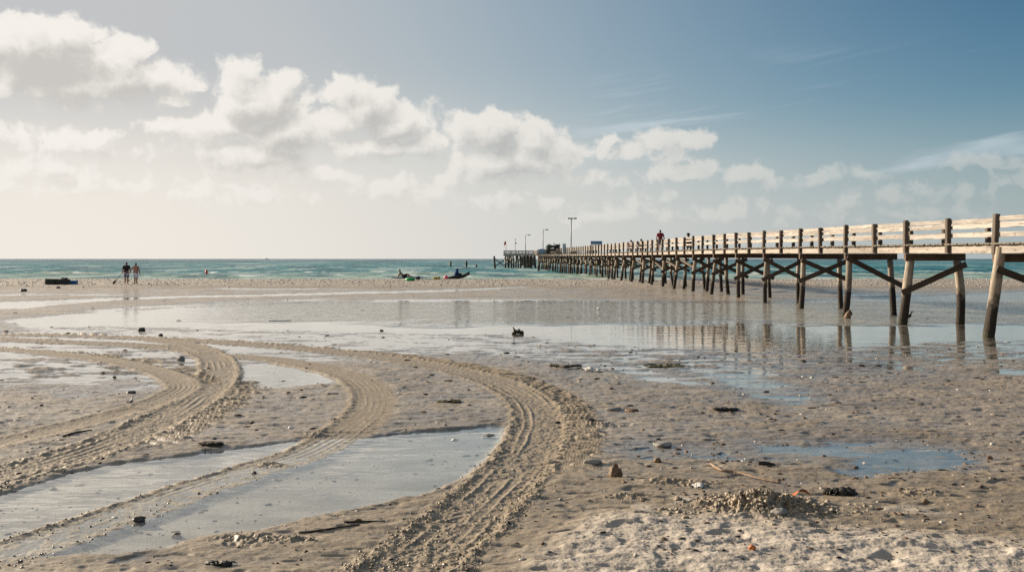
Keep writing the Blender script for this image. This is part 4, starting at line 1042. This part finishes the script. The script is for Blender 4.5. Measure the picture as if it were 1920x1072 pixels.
weed(845, 756, 60, 5, 'thin olive smear of weed inside the wide track bend', 14, simple('olive_weed', (.06, .055, .02), .8, .4, 20))
weed(1250, 686, 90, 4, 'long thin olive weed mat right of the driftwood branch', 16, bpy.data.materials['olive_weed'])
weed(1360, 774, 48, 6, 'low dark weed scrap on the middle of the right flat', 12)
weed(415, 1063, 60, 12, 'black weed clump at the bottom edge left of the wide track', 14)
# branching driftwood standing in the big pool
p, h = gp(968, 626)
bm = bmesh.new(); bm_tube(bm, [(-.14, 0, -.03), (-.02, .02, .06), (.14, .0, .05), (.26, -.02, -.02)], [.06, .075, .06, .03], 9, True, .4)
bm_tube(bm, [(-.02, 0, .04), (-.07, 0, .14), (-.12, .01, .24)], [.045, .035, .012], 7, True, .3); bm_tube(bm, [(.12, 0, .05), (.10, .02, .13), (.07, .03, .17)], [.05, .04, .012], 7, True, .3); bm_tube(bm, [(.14, 0, .05), (.22, -.03, .07), (.27, -.06, .02)], [.05, .04, .015], 7, True, .3)
tag(link('driftwood_stump', mesh_of(bm, smooth=True), m_driftd, None, Matrix.Translation((p.x, p.y, .015)) @ Matrix.Scale(.78, 4)), 'dark branching driftwood snag poking out of the big pool', 'driftwood')
p, h = gp(1591, 594)
bm = bmesh.new(); bm_tube(bm, [(-.05, 0, -.12), (-.01, .0, .08), (.05, 0, .20), (.09, 0, .215)], [.13, .11, .075, .03], 10, True, .35); bm_tube(bm, [(.04, 0, .16), (.11, 0, .12), (.12, 0, .06)], [.05, .045, .015], 7, True, .3)
tag(link('broken_stump', mesh_of(bm, smooth=True), m_stone_b, None, Matrix.Translation((p.x, p.y, 0))), 'short broken brown stump in the pool beside a pier pile', 'stump')

# scattered pebbles big enough to count
protos = []
for q in range(4):
    bm = bmesh.new(); blob(bm, (0, 0, .1), (1, .75, .5), 2, .4, 1.4, q * 7.7); protos.append(mesh_of(bm, 'pebble', True))
kinds = (('small dark pebble scattered on the open sand', m_stone_d, .5), ('small tan pebble scattered on the open sand', m_stone_b, .3), ('small pale shell fragment scattered on the open sand', m_shellw, .2))
sets = [[(lambda m_: (m_.materials.append(kd[1]), m_)[1])(pm.copy()) for pm in protos] for kd in kinds]
cnt = 0
while cnt < 150:
    py = 640 + 400 * random.random() ** .9; px = random.uniform(-60, 1980)
    if random.random() < .35: px = random.uniform(1050, 1960)
    x, y, _ = G(px, py); h, a = gh(x, y)
    if a['print'][0] > .3 or h[0] < -.01: continue
    if float(fbm(np.array([x * .45]), np.array([y * .6]), 2, 311)[0]) < random.uniform(-.25, .3): continue
    r = random.random(); kk = 0 if r < .5 else (1 if r < .8 else 2)
    s = random.uniform(2, 4.6) * y / F / 2 * (1 if py < 800 else random.uniform(.8, 1.4))
    o = link('pebble', random.choice(sets[kk]), None, None, Matrix.Translation((x, y, float(h[0]))) @ Matrix.Rotation(random.uniform(0, 6), 4, 'Z') @ Matrix.Scale(s, 4))
    tag(o, kinds[kk][0], 'pebble', kinds[kk][0].replace('small', 'small').split(' scattered')[0] + 's on the sand'); cnt += 1

# ------------------------------------------------------------------ people
def skin_mesh(chains, name, sub=2):
    """chains: list of [(pos, radius), ...]; each chain after the first starts at an index (chain, i) of an earlier one"""
    me = bpy.data.meshes.new(name); V, Ed, Rd = [], [], []; idx = {}
    for ci, ch in enumerate(chains):
        prev = None
        for j, it in enumerate(ch):
            if len(it) == 3 and it[0] == 'at': prev = idx[(it[1], it[2])]; continue
            V.append(Vector(it[0])); Rd.append(it[1]); k = len(V) - 1; idx[(ci, j)] = k
            if prev is not None: Ed.append((prev, k))
            prev = k
    me.from_pydata(V, Ed, [])
    o = bpy.data.objects.new('tmp', me); C.objects.link(o)
    o.modifiers.new('skin', 'SKIN'); sm = o.modifiers.new('sub', 'SUBSURF'); sm.levels = sub; sm.render_levels = sub
    for k, r in enumerate(Rd):
        sv = me.skin_vertices[0].data[k]; rr = r if hasattr(r, '__len__') else (r, r); sv.radius = rr; sv.use_root = (k == 0)
    dg = bpy.context.evaluated_depsgraph_get(); dg.update()
    out = bpy.data.meshes.new_from_object(o.evaluated_get(dg)); out.name = name
    bpy.data.objects.remove(o); bpy.data.meshes.remove(me)
    out.polygons.foreach_set('use_smooth', [True] * len(out.polygons))
    return out
def add_blobs(me, blobs):
    bm = bmesh.new(); bm.from_mesh(me)
    for c, s, sub, rg in blobs:
        n0 = len(bm.faces); blob(bm, c, s, sub, rg, 1.5, 3.0)
    for f in bm.faces: f.smooth = True
    bm.to_mesh(me); bm.free()
def person(label, loc, rz, skin, hairm, J, clothes, group=None, scale=1.0):
    """J: joint dictionary in metres, person facing +y"""
    e = empty('person', loc, rz); W[e.name] = W[e.name] @ Matrix.Scale(scale, 4); e.matrix_basis = W[e.name]
    tag(e, label, 'person', group)
    j = {k: Vector(v) for k, v in J.items()}
    sp = j['pelvis'].lerp(j['neck'], .45); ch = j['pelvis'].lerp(j['neck'], .78)
    chains = [[(j['pelvis'], (.175, .13)), (sp, (.165, .12)), (ch, (.20, .13)), (j['neck'], .07), (j['neck'].lerp(j['head'], .55), .072), (j['head'], (.088, .102)), (j['head'] + (j['head'] - j['neck']).normalized() * .085, (.06, .07))]]
    up = (j['neck'] - j['pelvis']).normalized()
    for s in ('l', 'r'):
        chains.append([('at', 0, 2), (j['sh' + s], .072), (j['el' + s], .054), (j['wr' + s], .036), (j['wr' + s] + (j['wr' + s] - j['el' + s]).normalized() * .07, (.038, .022))])
        chains.append([('at', 0, 0), (j['hip' + s], .112), (j['kn' + s], .072), (j['kn' + s].lerp(j['an' + s], .35), .070), (j['an' + s], .045), (j['to' + s].lerp(j['an' + s], .45), .036), (j['to' + s], .025)])
    me = skin_mesh(chains, 'person_body')
    hd = j['head']; fwd = Vector((0, 1, 0)) if 'look' not in j else j['look']
    side = fwd.cross(Vector((0, 0, 1))).normalized()
    ex = [(hd + fwd * .098 + Vector((0, 0, -.01)), (.016, .02, .026), 2, .05)]
    for s in (-1, 1):
        ex += [(hd + side * s * .080 + Vector((0, 0, -.005)), (.014, .024, .034), 2, .1), (hd + fwd * .082 + side * s * .032 + Vector((0, 0, .022)), (.014, .012, .010), 2, 0)]
    ex.append((hd + fwd * .088 + Vector((0, 0, -.052)), (.026, .012, .009), 2, 0))
    add_blobs(me, ex)
    # fingers
    bm = bmesh.new(); bm.from_mesh(me)
    for s in ('l', 'r'):
        w = j['wr' + s]; d = (w - j['el' + s]).normalized(); b = d.cross(Vector((0, 1, .3))).normalized(); n = d.cross(b)
        for q, L in enumerate((.062, .074, .07, .054)):
            o0 = w + d * .085 + n * (q - 1.5) * .019
            bm_tube(bm, [o0 - d * .02, o0 + d * L * .5 + b * .006, o0 + d * L * .85 + b * .022, o0 + d * L + b * .036], [.0095, .009, .008, .006], 6)
        o0 = w + d * .03 - n * .034
        bm_tube(bm, [o0 + n * .02, o0 - n * .012 + d * .03, o0 - n * .01 + d * .062 + b * .012], [.012, .010, .007], 6)
    for f in bm.faces: f.smooth = True
    bm.to_mesh(me); bm.free()
    link('body', me, skin, e, W[e.name])
    bm = bmesh.new(); blob(bm, hd + Vector((0, 0, .035)) - fwd * .014, (.090, .102, .088), 3, .12, 2.0, 5.0)
    link('hair', mesh_of(bm, smooth=True), hairm, e, W[e.name])
    for nm, mat in clothes:
        if nm == 'shirt':
            c2 = [[(j['pelvis'] - up * .06, (.205, .165)), (sp, (.205, .16)), (ch, (.235, .165)), (j['neck'] - up * .02, .095)]]
            for s in ('l', 'r'): c2.append([('at', 0, 2), (j['sh' + s], .095), (j['sh' + s].lerp(j['el' + s], .8), .082)])
        elif nm == 'hooded_top':
            c2 = [[(j['pelvis'], (.26, .21)), (sp, (.27, .20)), (ch, (.28, .19)), (j['neck'], .15), (hd, (.155, .16)), (hd + up * .13, .07)]]
            for s in ('l', 'r'): c2.append([('at', 0, 2), (j['sh' + s], .11), (j['el' + s], .085), (j['wr' + s].lerp(j['el' + s], .1), .065)])
        elif nm in ('shorts', 'trunks', 'trousers'):
            t = .95 if nm != 'trousers' else 1.0
            c2 = [[(j['pelvis'] + up * .10, (.19, .15)), (j['pelvis'], (.205, .165))]]
            for s in ('l', 'r'):
                c2.append([('at', 0, 1), (j['hip' + s], .145), (j['hip' + s].lerp(j['kn' + s], t), .115)] + ([(j['an' + s], .075)] if nm == 'trousers' else []))
        elif nm == 'hat':
            bm = bmesh.new(); b = hd + Vector((0, 0, .075)); bm_tube(bm, [b, b + Vector((0, 0, .012))], [.19, .185], 20); bm_tube(bm, [b, b + Vector((0, 0, .07)), b + Vector((0, 0, .10))], [.105, .098, .06], 16)
            link('hat', mesh_of(bm, smooth=True), mat, e, W[e.name]); continue
        link(nm, skin_mesh(c2, nm), mat, e, W[e.name])
    return e
def standing(arms=None, step=.05):
    J = dict(pelvis=(0, 0, .93), neck=(0, .0, 1.47), head=(0, .02, 1.60), shl=(-.195, 0, 1.40), shr=(.195, 0, 1.40), ell=(-.27, -.02, 1.13), elr=(.27, -.02, 1.13), wrl=(-.28, .06, .88), wrr=(.28, .06, .88),
             hipl=(-.095, 0, .86), hipr=(.095, 0, .86), knl=(-.11, .03 + step, .49), knr=(.11, .03 - step, .49), anl=(-.12, -.03 + step * 2, .075), anr=(.12, -.03 - step * 2, .075), tol=(-.14, .13 + step * 2, .03), tor=(.14, .13 - step * 2, .03))
    J.update(arms or {}); return J
def sitting(lean=0.0, arms=None, seat=.05):
    J = dict(pelvis=(0, 0, seat + .10), neck=(0, -lean, seat + .62), head=(0, .03 - lean, seat + .76), shl=(-.19, -lean, seat + .55), shr=(.19, -lean, seat + .55), ell=(-.26, .06, seat + .32), elr=(.26, .06, seat + .32), wrl=(-.14, .27, seat + .28), wrr=(.14, .27, seat + .28),
             hipl=(-.10, .03, seat + .10), hipr=(.10, .03, seat + .10), knl=(-.13, .44, seat + .40), knr=(.13, .44, seat + .40), anl=(-.13, .62, seat + .03), anr=(.13, .62, seat + .03), tol=(-.14, .80, seat + .02), tor=(.14, .80, seat + .02))
    J.update(arms or {}); return J
sk_t = simple('tanned_skin', (.33, .17, .105), .55, .1, 5, .35, .05); sk_d = simple('deep_tan_skin', (.20, .095, .055), .55, .1, 5, .35, .05)
hair_d = simple('dark_hair', (.02, .014, .011), .6, .3, 30)
cl_black = simple('black_cotton', (.018, .017, .019), .9, .2, 8); cl_white = simple('pale_lilac_cotton', (.60, .60, .70), .85, .05, 8); cl_maroon = simple('maroon_cotton', (.20, .022, .03), .85, .15, 8); cl_grey = simple('grey_shorts_cotton', (.13, .13, .15), .85, .15, 8); cl_blue = simple('navy_nylon', (.018, .035, .11), .95, .2, 8, .05)
cl_pat, nt = newmat('blue_white_print'); v = coords(nt)
f1 = tex(nt, v, 9, 2, .5, dist=1.2); principled(nt, Base_Color=mixc(nt, f1.ss(.49, .52), (.60, .63, .72), (.03, .045, .11)), Roughness=.8)
def onsand(px, py_, up=0.0):
    """a place on the sand seen at this pixel, found by stepping along the line of sight"""
    for y in np.arange(60, 106, .25):
        x = (px - 960) / F * y; h = float(gh(x, y)[0][0])
        if y > 88 and h < .045: return last
        last = Vector((x, y, h + up))
        if HY + F * (H - h) / y <= py_: return last
    return Vector((x, y, h + up))
a = onsand(237, 532.8); b = Vector((a.x + .83 * (a.y / 77), a.y - .3, 0)); b.z = float(gh(b.x, b.y)[0][0])
ps = a.y / F * 40.5 / 1.69
person('person in black top and blue-white patterned shorts holding a paddle, seen from behind', a, .06, sk_t, hair_d, standing(dict(ell=(-.31, .05, 1.13), wrl=(-.30, .10, .90), elr=(.29, .0, 1.13), wrr=(.30, .08, .90)), .03), (('shirt', cl_black), ('shorts', cl_pat)), 'couple walking hand in hand', ps)
person('bare-backed person in pale shorts holding the other walker by the hand', b, -.03, sk_t, hair_d, standing(dict(ell=(-.40, .04, 1.19), wrl=(-.53, .10, 1.00), elr=(.29, -.03, 1.12), wrr=(.33, .03, .86)), .06), (('trunks', cl_white),), 'couple walking hand in hand', ps * .955)
# the paddle he carries
e = empty('paddle', a + Vector((-.31 * ps, .12 * ps, 0)))
tag(e, 'dark paddle held blade down by the walker in the black top', 'paddle')
w0 = W[e.name]
top = Vector((.0, 0, .93 * ps)); low = Vector((-.52 * ps, -.12, .30 * ps)); tip = Vector((-.72 * ps, -.16, .02))
bm = bmesh.new(); bm_tube(bm, [top + (top - low).normalized() * .12, low], .022, 8); link('shaft', mesh_of(bm, smooth=True), m_dark, e, w0)
bm = bmesh.new(); d = (tip - low).normalized(); n = d.cross(Vector((0, 1, 0))).normalized(); pr = [(0, .025), (.12, .075), (.3, .10), (.42, .085), (.47, .03)]
L = (tip - low).length / .47
vs = [[bm.verts.new(low + d * t * L + n * w * sg + Vector((0, yy, 0))) for sg in (-1, 1)] for yy in (-.02, .02) for t, w in pr]
for k in range(4):
    bm.faces.new((vs[k][0], vs[k][1], vs[k + 1][1], vs[k + 1][0])); bm.faces.new((vs[5 + k][0], vs[6 + k][0], vs[6 + k][1], vs[5 + k][1]))
    for sg in (0, 1): bm.faces.new((vs[k][sg], vs[k + 1][sg], vs[6 + k][sg], vs[5 + k][sg]))
bm.faces.new((vs[0][0], vs[5][0], vs[5][1], vs[0][1])); bm.faces.new((vs[4][0], vs[4][1], vs[9][1], vs[9][0]))
link('blade', mesh_of(bm), m_brace, e, w0)

# pier strollers and anglers
def deckz(D): return pz(D, 'bot') + SH + .052
D = 74.2; off = .75
q = pt(D, off, deckz(D)); q.x = (1238 - 960) / F * q.y
person('person in a maroon shirt and grey shorts standing on the pier, seen from behind', q, .05, sk_d, hair_d, standing(dict(ell=(-.30, -.04, 1.14), elr=(.30, -.04, 1.14), wrl=(-.32, .03, .90), wrr=(.34, -.02, .88)), .02), (('shirt', cl_maroon), ('shorts', cl_grey)), None, .90)
m_seat = simple('camp_stool_canvas', (.05, .06, .05), .9, .2, 5)
for px, cl, lab, hat in ((1292, 'black', 'person in dark clothes and a wide hat sitting low on the pier behind the railing', True), (1184, 'maroon', 'person in a dark red top hunched on a stool on the pier', False), (1203, 'black', 'bare-headed person in black sitting on the pier next to the dark red top', False)):
    D = 26649 / (px - 878) + 1.5; q = pt(D, 1.0, deckz(D)); q.x = (px - 960) / F * q.y
    st = empty('camp_stool', q); tag(st, 'low folding stool under the ' + {1292: 'sitter in the wide hat', 1184: 'sitter in the dark red top', 1203: 'bare-headed sitter in black'}[px], 'stool', 'stools on the pier')
    bm = bmesh.new(); bm_box(bm, (0, 0, .24), (.38, .36, .03), .01); link('seat', mesh_of(bm), m_seat, st, W[st.name])
    for sx in (-1, 1):
        for s2 in (-1, 1):
            bm = bmesh.new(); bm_tube(bm, [(sx * .17, s2 * .16, 0), (sx * .17, -s2 * .14, .225)], .012, 6); link('leg', mesh_of(bm), m_metal, st, W[st.name])
    J = sitting(-.08, dict(anl=(-.13, .45, .06), anr=(.13, .45, .06), tol=(-.14, .62, .03), tor=(.14, .62, .03)), .19)
    person(lab, q, .3, sk_d, hair_d, J, ((('shirt', cl_maroon if cl == 'maroon' else cl_black), ('trousers', cl_grey)) + ((('hat', cl_black),) if hat else ())), 'people sitting on the pier')

# sunbathers at the water's edge
a = onsand(759, 522.5)
m_board = simple('dark_foam_board', (.03, .03, .035), .6, .2, 4); m_green = simple('green_vinyl', (.01, .36, .055), .35, .1, 4, .5, .05)
bm = bmesh.new(); n = 14
pr = [(math.cos(2 * math.pi * i / 28) * 1.45, math.sin(2 * math.pi * i / 28) * .36) for i in range(28)]
lo = [bm.verts.new((x, y, .02 + .06 * (x / 1.45) ** 4)) for x, y in pr]; hi = [bm.verts.new((x, y, .10 + .06 * (x / 1.45) ** 4)) for x, y in pr]
bm.faces.new(lo[::-1]); bm.faces.new(hi)
for i in range(28): bm.faces.new((lo[i], lo[(i + 1) % 28], hi[(i + 1) % 28], hi[i]))
brd = link('paddle_board', mesh_of(bm), m_board, None, Matrix.Translation(a + Vector((.1, 0, .03)))); tag(brd, 'dark flat board on the sand under the reclining sunbather', 'paddle board')
J = sitting(.0, dict(pelvis=(0, 0, .15), neck=(0, -.34, .60), head=(0, -.36, .74), shl=(-.19, -.32, .52), shr=(.19, -.32, .52), ell=(-.30, -.44, .30), elr=(.30, -.44, .30), wrl=(-.30, -.58, .08), wrr=(.30, -.58, .08), hipl=(-.10, .04, .15), hipr=(.10, .04, .15), knl=(-.14, .42, .40), knr=(.12, .46, .18), anl=(-.14, .72, .12), anr=(.12, .90, .10), tol=(-.15, .80, .20), tor=(.13, .95, .22)))
person('tanned person in dark trunks reclining on a board by the sea, feet to the right', a + Vector((-.15, 0, .10)), R(-90), sk_d, hair_d, J, (('trunks', cl_black),))
g = onsand(769, 526.5)
bm = bmesh.new(); n, m = 28, 12; rg_ = []
for i in range(n):
    t = 2 * math.pi * i / n
    rg_.append([bm.verts.new(((.33 + .13 * math.cos(2 * math.pi * k / m)) * math.cos(t), (.33 + .13 * math.cos(2 * math.pi * k / m)) * math.sin(t), .14 + .13 * math.sin(2 * math.pi * k / m))) for k in range(m)])
for i in range(n):
    for k in range(m): bm.faces.new((rg_[i][k], rg_[(i + 1) % n][k], rg_[(i + 1) % n][(k + 1) % m], rg_[i][(k + 1) % m]))
tag(link('swim_ring', mesh_of(bm, smooth=True), m_green, None, Matrix.Translation(g) @ Matrix.Scale(.95, 4)), 'bright green inflatable ring on the sand in front of the sunbather', 'swim ring')
k = onsand(784, 524); bm = bmesh.new(); blob(bm, (0, 0, .12), (.24, .2, .16), 3, .35, 1.5, 4); bm_tube(bm, [(-.1, 0, .22), (-.02, 0, .32), (.08, 0, .22)], .02, 6)
tag(link('beach_bag', mesh_of(bm, smooth=True), m_dark, None, Matrix.Translation(k)), 'small dark bag on the sand just right of the green ring', 'bag')
# the one in the blue hooded top, in a dark upturned-bow dinghy
c0 = onsand(857, 523.2)
bm = bmesh.new(); sec = []
for i in range(15):
    t = i / 14; x = -1.05 + 2.1 * t; rise = .42 * max(0, (t - .55) / .45) ** 2 ; w = .34 * (1 - abs(2 * t - .85) ** 3 * .55) * (1 - .85 * max(0, (t - .75) / .25) ** 1.5); hg = .30 * (.45 + .55 * min(1, t * 2.5)) 
    row = []
    for k_ in range(9):
        an = math.pi * k_ / 8; row.append((x + rise * .5, -math.cos(an) * w, rise + hg * (1 - math.sin(an)) * 1.0 + .02))
    sec.append(row)
outer = [[bm.verts.new(p) for p in r_] for r_ in sec]; inner = [[bm.verts.new((p[0], p[1] * .86, p[2] + .03)) for p in r_] for r_ in sec]
for i in range(14):
    for k_ in range(8):
        bm.faces.new((outer[i][k_], outer[i][k_ + 1], outer[i + 1][k_ + 1], outer[i + 1][k_])); bm.faces.new((inner[i][k_], inner[i + 1][k_], inner[i + 1][k_ + 1], inner[i][k_ + 1]))
    for k_ in (0, 8): bm.faces.new((outer[i][k_], outer[i + 1][k_], inner[i + 1][k_], inner[i][k_]))
for i in (0, 14):
    for k_ in range(8): bm.faces.new((outer[i][k_], outer[i][k_ + 1], inner[i][k_ + 1], inner[i][k_]))
tag(link('dinghy', mesh_of(bm, smooth=True), m_board, None, Matrix.Translation(c0)), 'small black boat with an upturned bow beached at the water edge', 'boat')
person('person wrapped in a navy hooded top sitting in the small black boat', c0 + Vector((-.12, .05, .06)), R(-70), sk_t, hair_d, sitting(-.10), (('hooded_top', cl_blue), ('trousers', cl_black)), None, 1.05)
m_yel = simple('yellow_cloth', (.42, .31, .05), .85, .3, 6); m_pink = simple('pink_vinyl', (.72, .16, .22), .5, .2, 4)
k = onsand(819, 523.5); bm = bmesh.new()
for q in range(4): blob(bm, (-.2 + q * .13, 0, .10 + .03 * (q % 2)), (.17, .2, .12), 2, .4, 1.6, q * 2.2)
tag(link('towel_heap', mesh_of(bm, smooth=True), m_yel, None, Matrix.Translation(k)), 'crumpled yellow towel on the sand left of the black boat', 'towel')
k = onsand(836.5, 523.5); bm = bmesh.new(); blob(bm, (0, 0, .17), (.24, .2, .19), 3, .12, 1.4, 8); blob(bm, (.02, 0, .34), (.09, .08, .09), 2, .2, 1.4, 3)
tag(link('pink_bag', mesh_of(bm, smooth=True), m_pink, None, Matrix.Translation(k)), 'round pink bag on the sand beside the black boat', 'bag')
k = onsand(812, 524); bm = bmesh.new(); bm_box(bm, (0, 0, .03), (1.5, .5, .04), .015)
tag(link('beach_mat', mesh_of(bm), m_brace, None, Matrix.Translation(k)), 'thin dark mat lying flat left of the yellow towel', 'mat')
# crates at the left
m_crate = simple('dark_green_plastic', (.035, .042, .036), .7, .25, 5); m_cblue = simple('blue_plastic', (.02, .13, .34), .5, .15, 5)
def crate(px0, px1, pyt, pyb, mat, lab, dep, dy=0.0):
    p = onsand((px0 + px1) / 2, pyb); s = p.y / F; w = (px1 - px0) * s; h = (pyb - pyt) * s
    e = empty('crate', p + Vector((0, dy, 0))); tag(e, lab, 'crate', 'crates left on the sand')
    t = .03; bm = bmesh.new(); bm_box(bm, (0, 0, .02), (w, dep, .04), .008)
    for sx in (-1, 1): bm_box(bm, (sx * (w / 2 - t / 2), 0, h / 2 + .02), (t, dep, h - .04), .008)
    for sy in (-1, 1): bm_box(bm, (0, sy * (dep / 2 - t / 2), h / 2 + .02), (w - 2 * t - .004, t, h - .04), .008)
    for i in range(5): bm_box(bm, (-w / 2 + w * (i + .5) / 5, -dep / 2 - .012, h * .5), (.035, .02, h * .8), .004)
    link('crate_body', mesh_of(bm), mat, e, W[e.name])
    bm = bmesh.new(); bm_box(bm, (0, 0, h + .02), (w + .03, dep + .03, .04), .01); link('lid', mesh_of(bm), mat, e, W[e.name])
    return e, w, h
crate(87.5, 106.5, 524, 533.2, m_crate, 'large dark green crate, leftmost of the row on the far sand', .55)
e, w, h = crate(107.5, 128.5, 524.3, 533, m_crate, 'large dark green crate with a coil of line on top', .55)
crate(129.5, 144, 527, 532.8, m_cblue, 'low blue crate at the right end of the row', .5)
bm = bmesh.new()
for q in range(3): bm_tube(bm, [(.25 * math.cos(t) + .12, .16 * math.sin(t), .03 + q * .035 + .01 * math.sin(t * 3)) for t in np.linspace(0, 6.2, 18)], .022, 6)
tag(link('coiled_line', mesh_of(bm, smooth=True), m_dark, None, W[e.name] @ Matrix.Translation((0, 0, h + .04))), 'dark coil of line lying on the middle crate', 'rope')
# buoy, ship, birds
D = 146; a = AT(387, 513.5, D); m_or = simple('orange_red_plastic', (.62, .05, .02), .4, .1, 4)
bm = bmesh.new(); bm_tube(bm, [(0, 0, -.25), (0, 0, -.1), (0, 0, .12), (0, 0, .40), (0, 0, .47)], [.10, .17, .185, .17, .08], 16)
tag(link('marker_buoy', mesh_of(bm, smooth=True), m_or, None, Matrix.Translation((a.x, D, SEA + .05))), 'small red cylindrical marker buoy floating in the sea', 'buoy')
D = 3200; a = AT(500, 486, D)
e = empty('ship', (a.x, D, SEA - .3)); tag(e, 'tiny pale boat on the horizon far left of the pier', 'boat')
bm = bmesh.new(); pr = [(-6, -1.4), (4, -1.5), (7.5, 0), (4, 1.5), (-6, 1.4)]; b0 = [bm.verts.new((x * .9, y * .8, 0)) for x, y in pr]; b1 = [bm.verts.new((x, y, 2.1 + (.6 if x > 6 else 0))) for x, y in pr]
bm.faces.new(b0[::-1]); bm.faces.new(b1)
for i in range(5): bm.faces.new((b0[i], b0[(i + 1) % 5], b1[(i + 1) % 5], b1[i]))
link('hull', mesh_of(bm), m_gbox, e, W[e.name]); bm = bmesh.new(); bm_box(bm, (-1, 0, 3.0), (4.5, 2, 1.8), .2); link('cabin', mesh_of(bm), m_white, e, W[e.name]); bm = bmesh.new(); bm_tube(bm, [(0, 0, 3.9), (0, 0, 7.5)], .18, 6); link('mast', mesh_of(bm), m_gbox, e, W[e.name])

def bird(px, py_, L, label, back, belly, legs, cat, rz, z=None, tall=1.0, loc=None):
    p, h = gp(px, py_); p = p if z is None else Vector((p.x, p.y, z))
    e = empty('bird', p, rz); tag(e, label, cat)
    zz = legs
    me = skin_mesh([[((-.42 * L, 0, zz + .10 * L), .03 * L), ((-.22 * L, 0, zz + .15 * L), .11 * L), ((.0, 0, zz + .18 * L), .155 * L), ((.16 * L, 0, zz + .25 * L * tall), .11 * L), ((.22 * L, 0, zz + .38 * L * tall), .055 * L), ((.25 * L, 0, zz + .50 * L * tall), .07 * L), ((.31 * L, 0, zz + .51 * L * tall), .045 * L), ((.45 * L, 0, zz + .49 * L * tall), .012 * L)]], 'bird_body')
    bm = bmesh.new(); bm.from_mesh(me)
    for s in (-1, 1): bm_tube(bm, [(0, s * .05 * L, zz + .08 * L), (.02 * L, s * .05 * L, zz * .5), (0, s * .05 * L, -.01), (.06 * L, s * .05 * L, -.01)], .012 * L, 5)
    for f in bm.faces: f.smooth = True
    bm.to_mesh(me); bm.free(); link('bird_body', me, belly, e, W[e.name])
    bm = bmesh.new()
    for s in (-1, 1): blob(bm, (-.08 * L, s * .11 * L, zz + .20 * L), (.28 * L, .045 * L, .10 * L), 2, .1, 1.3, 2)
    link('wing', mesh_of(bm, smooth=True), back, e, W[e.name])
bird(245, 766, .17, 'tiny pale shorebird standing on the sand beside the forked tyre track', m_stone_g, m_shellw, .05, 'bird', R(75), tall=1.25)
bird(1703, 597, .48, 'dark long-necked bird wading in the pool right of a pier pile', m_weed, m_weed, .0, 'bird', R(10), z=-.02, tall=1.05)
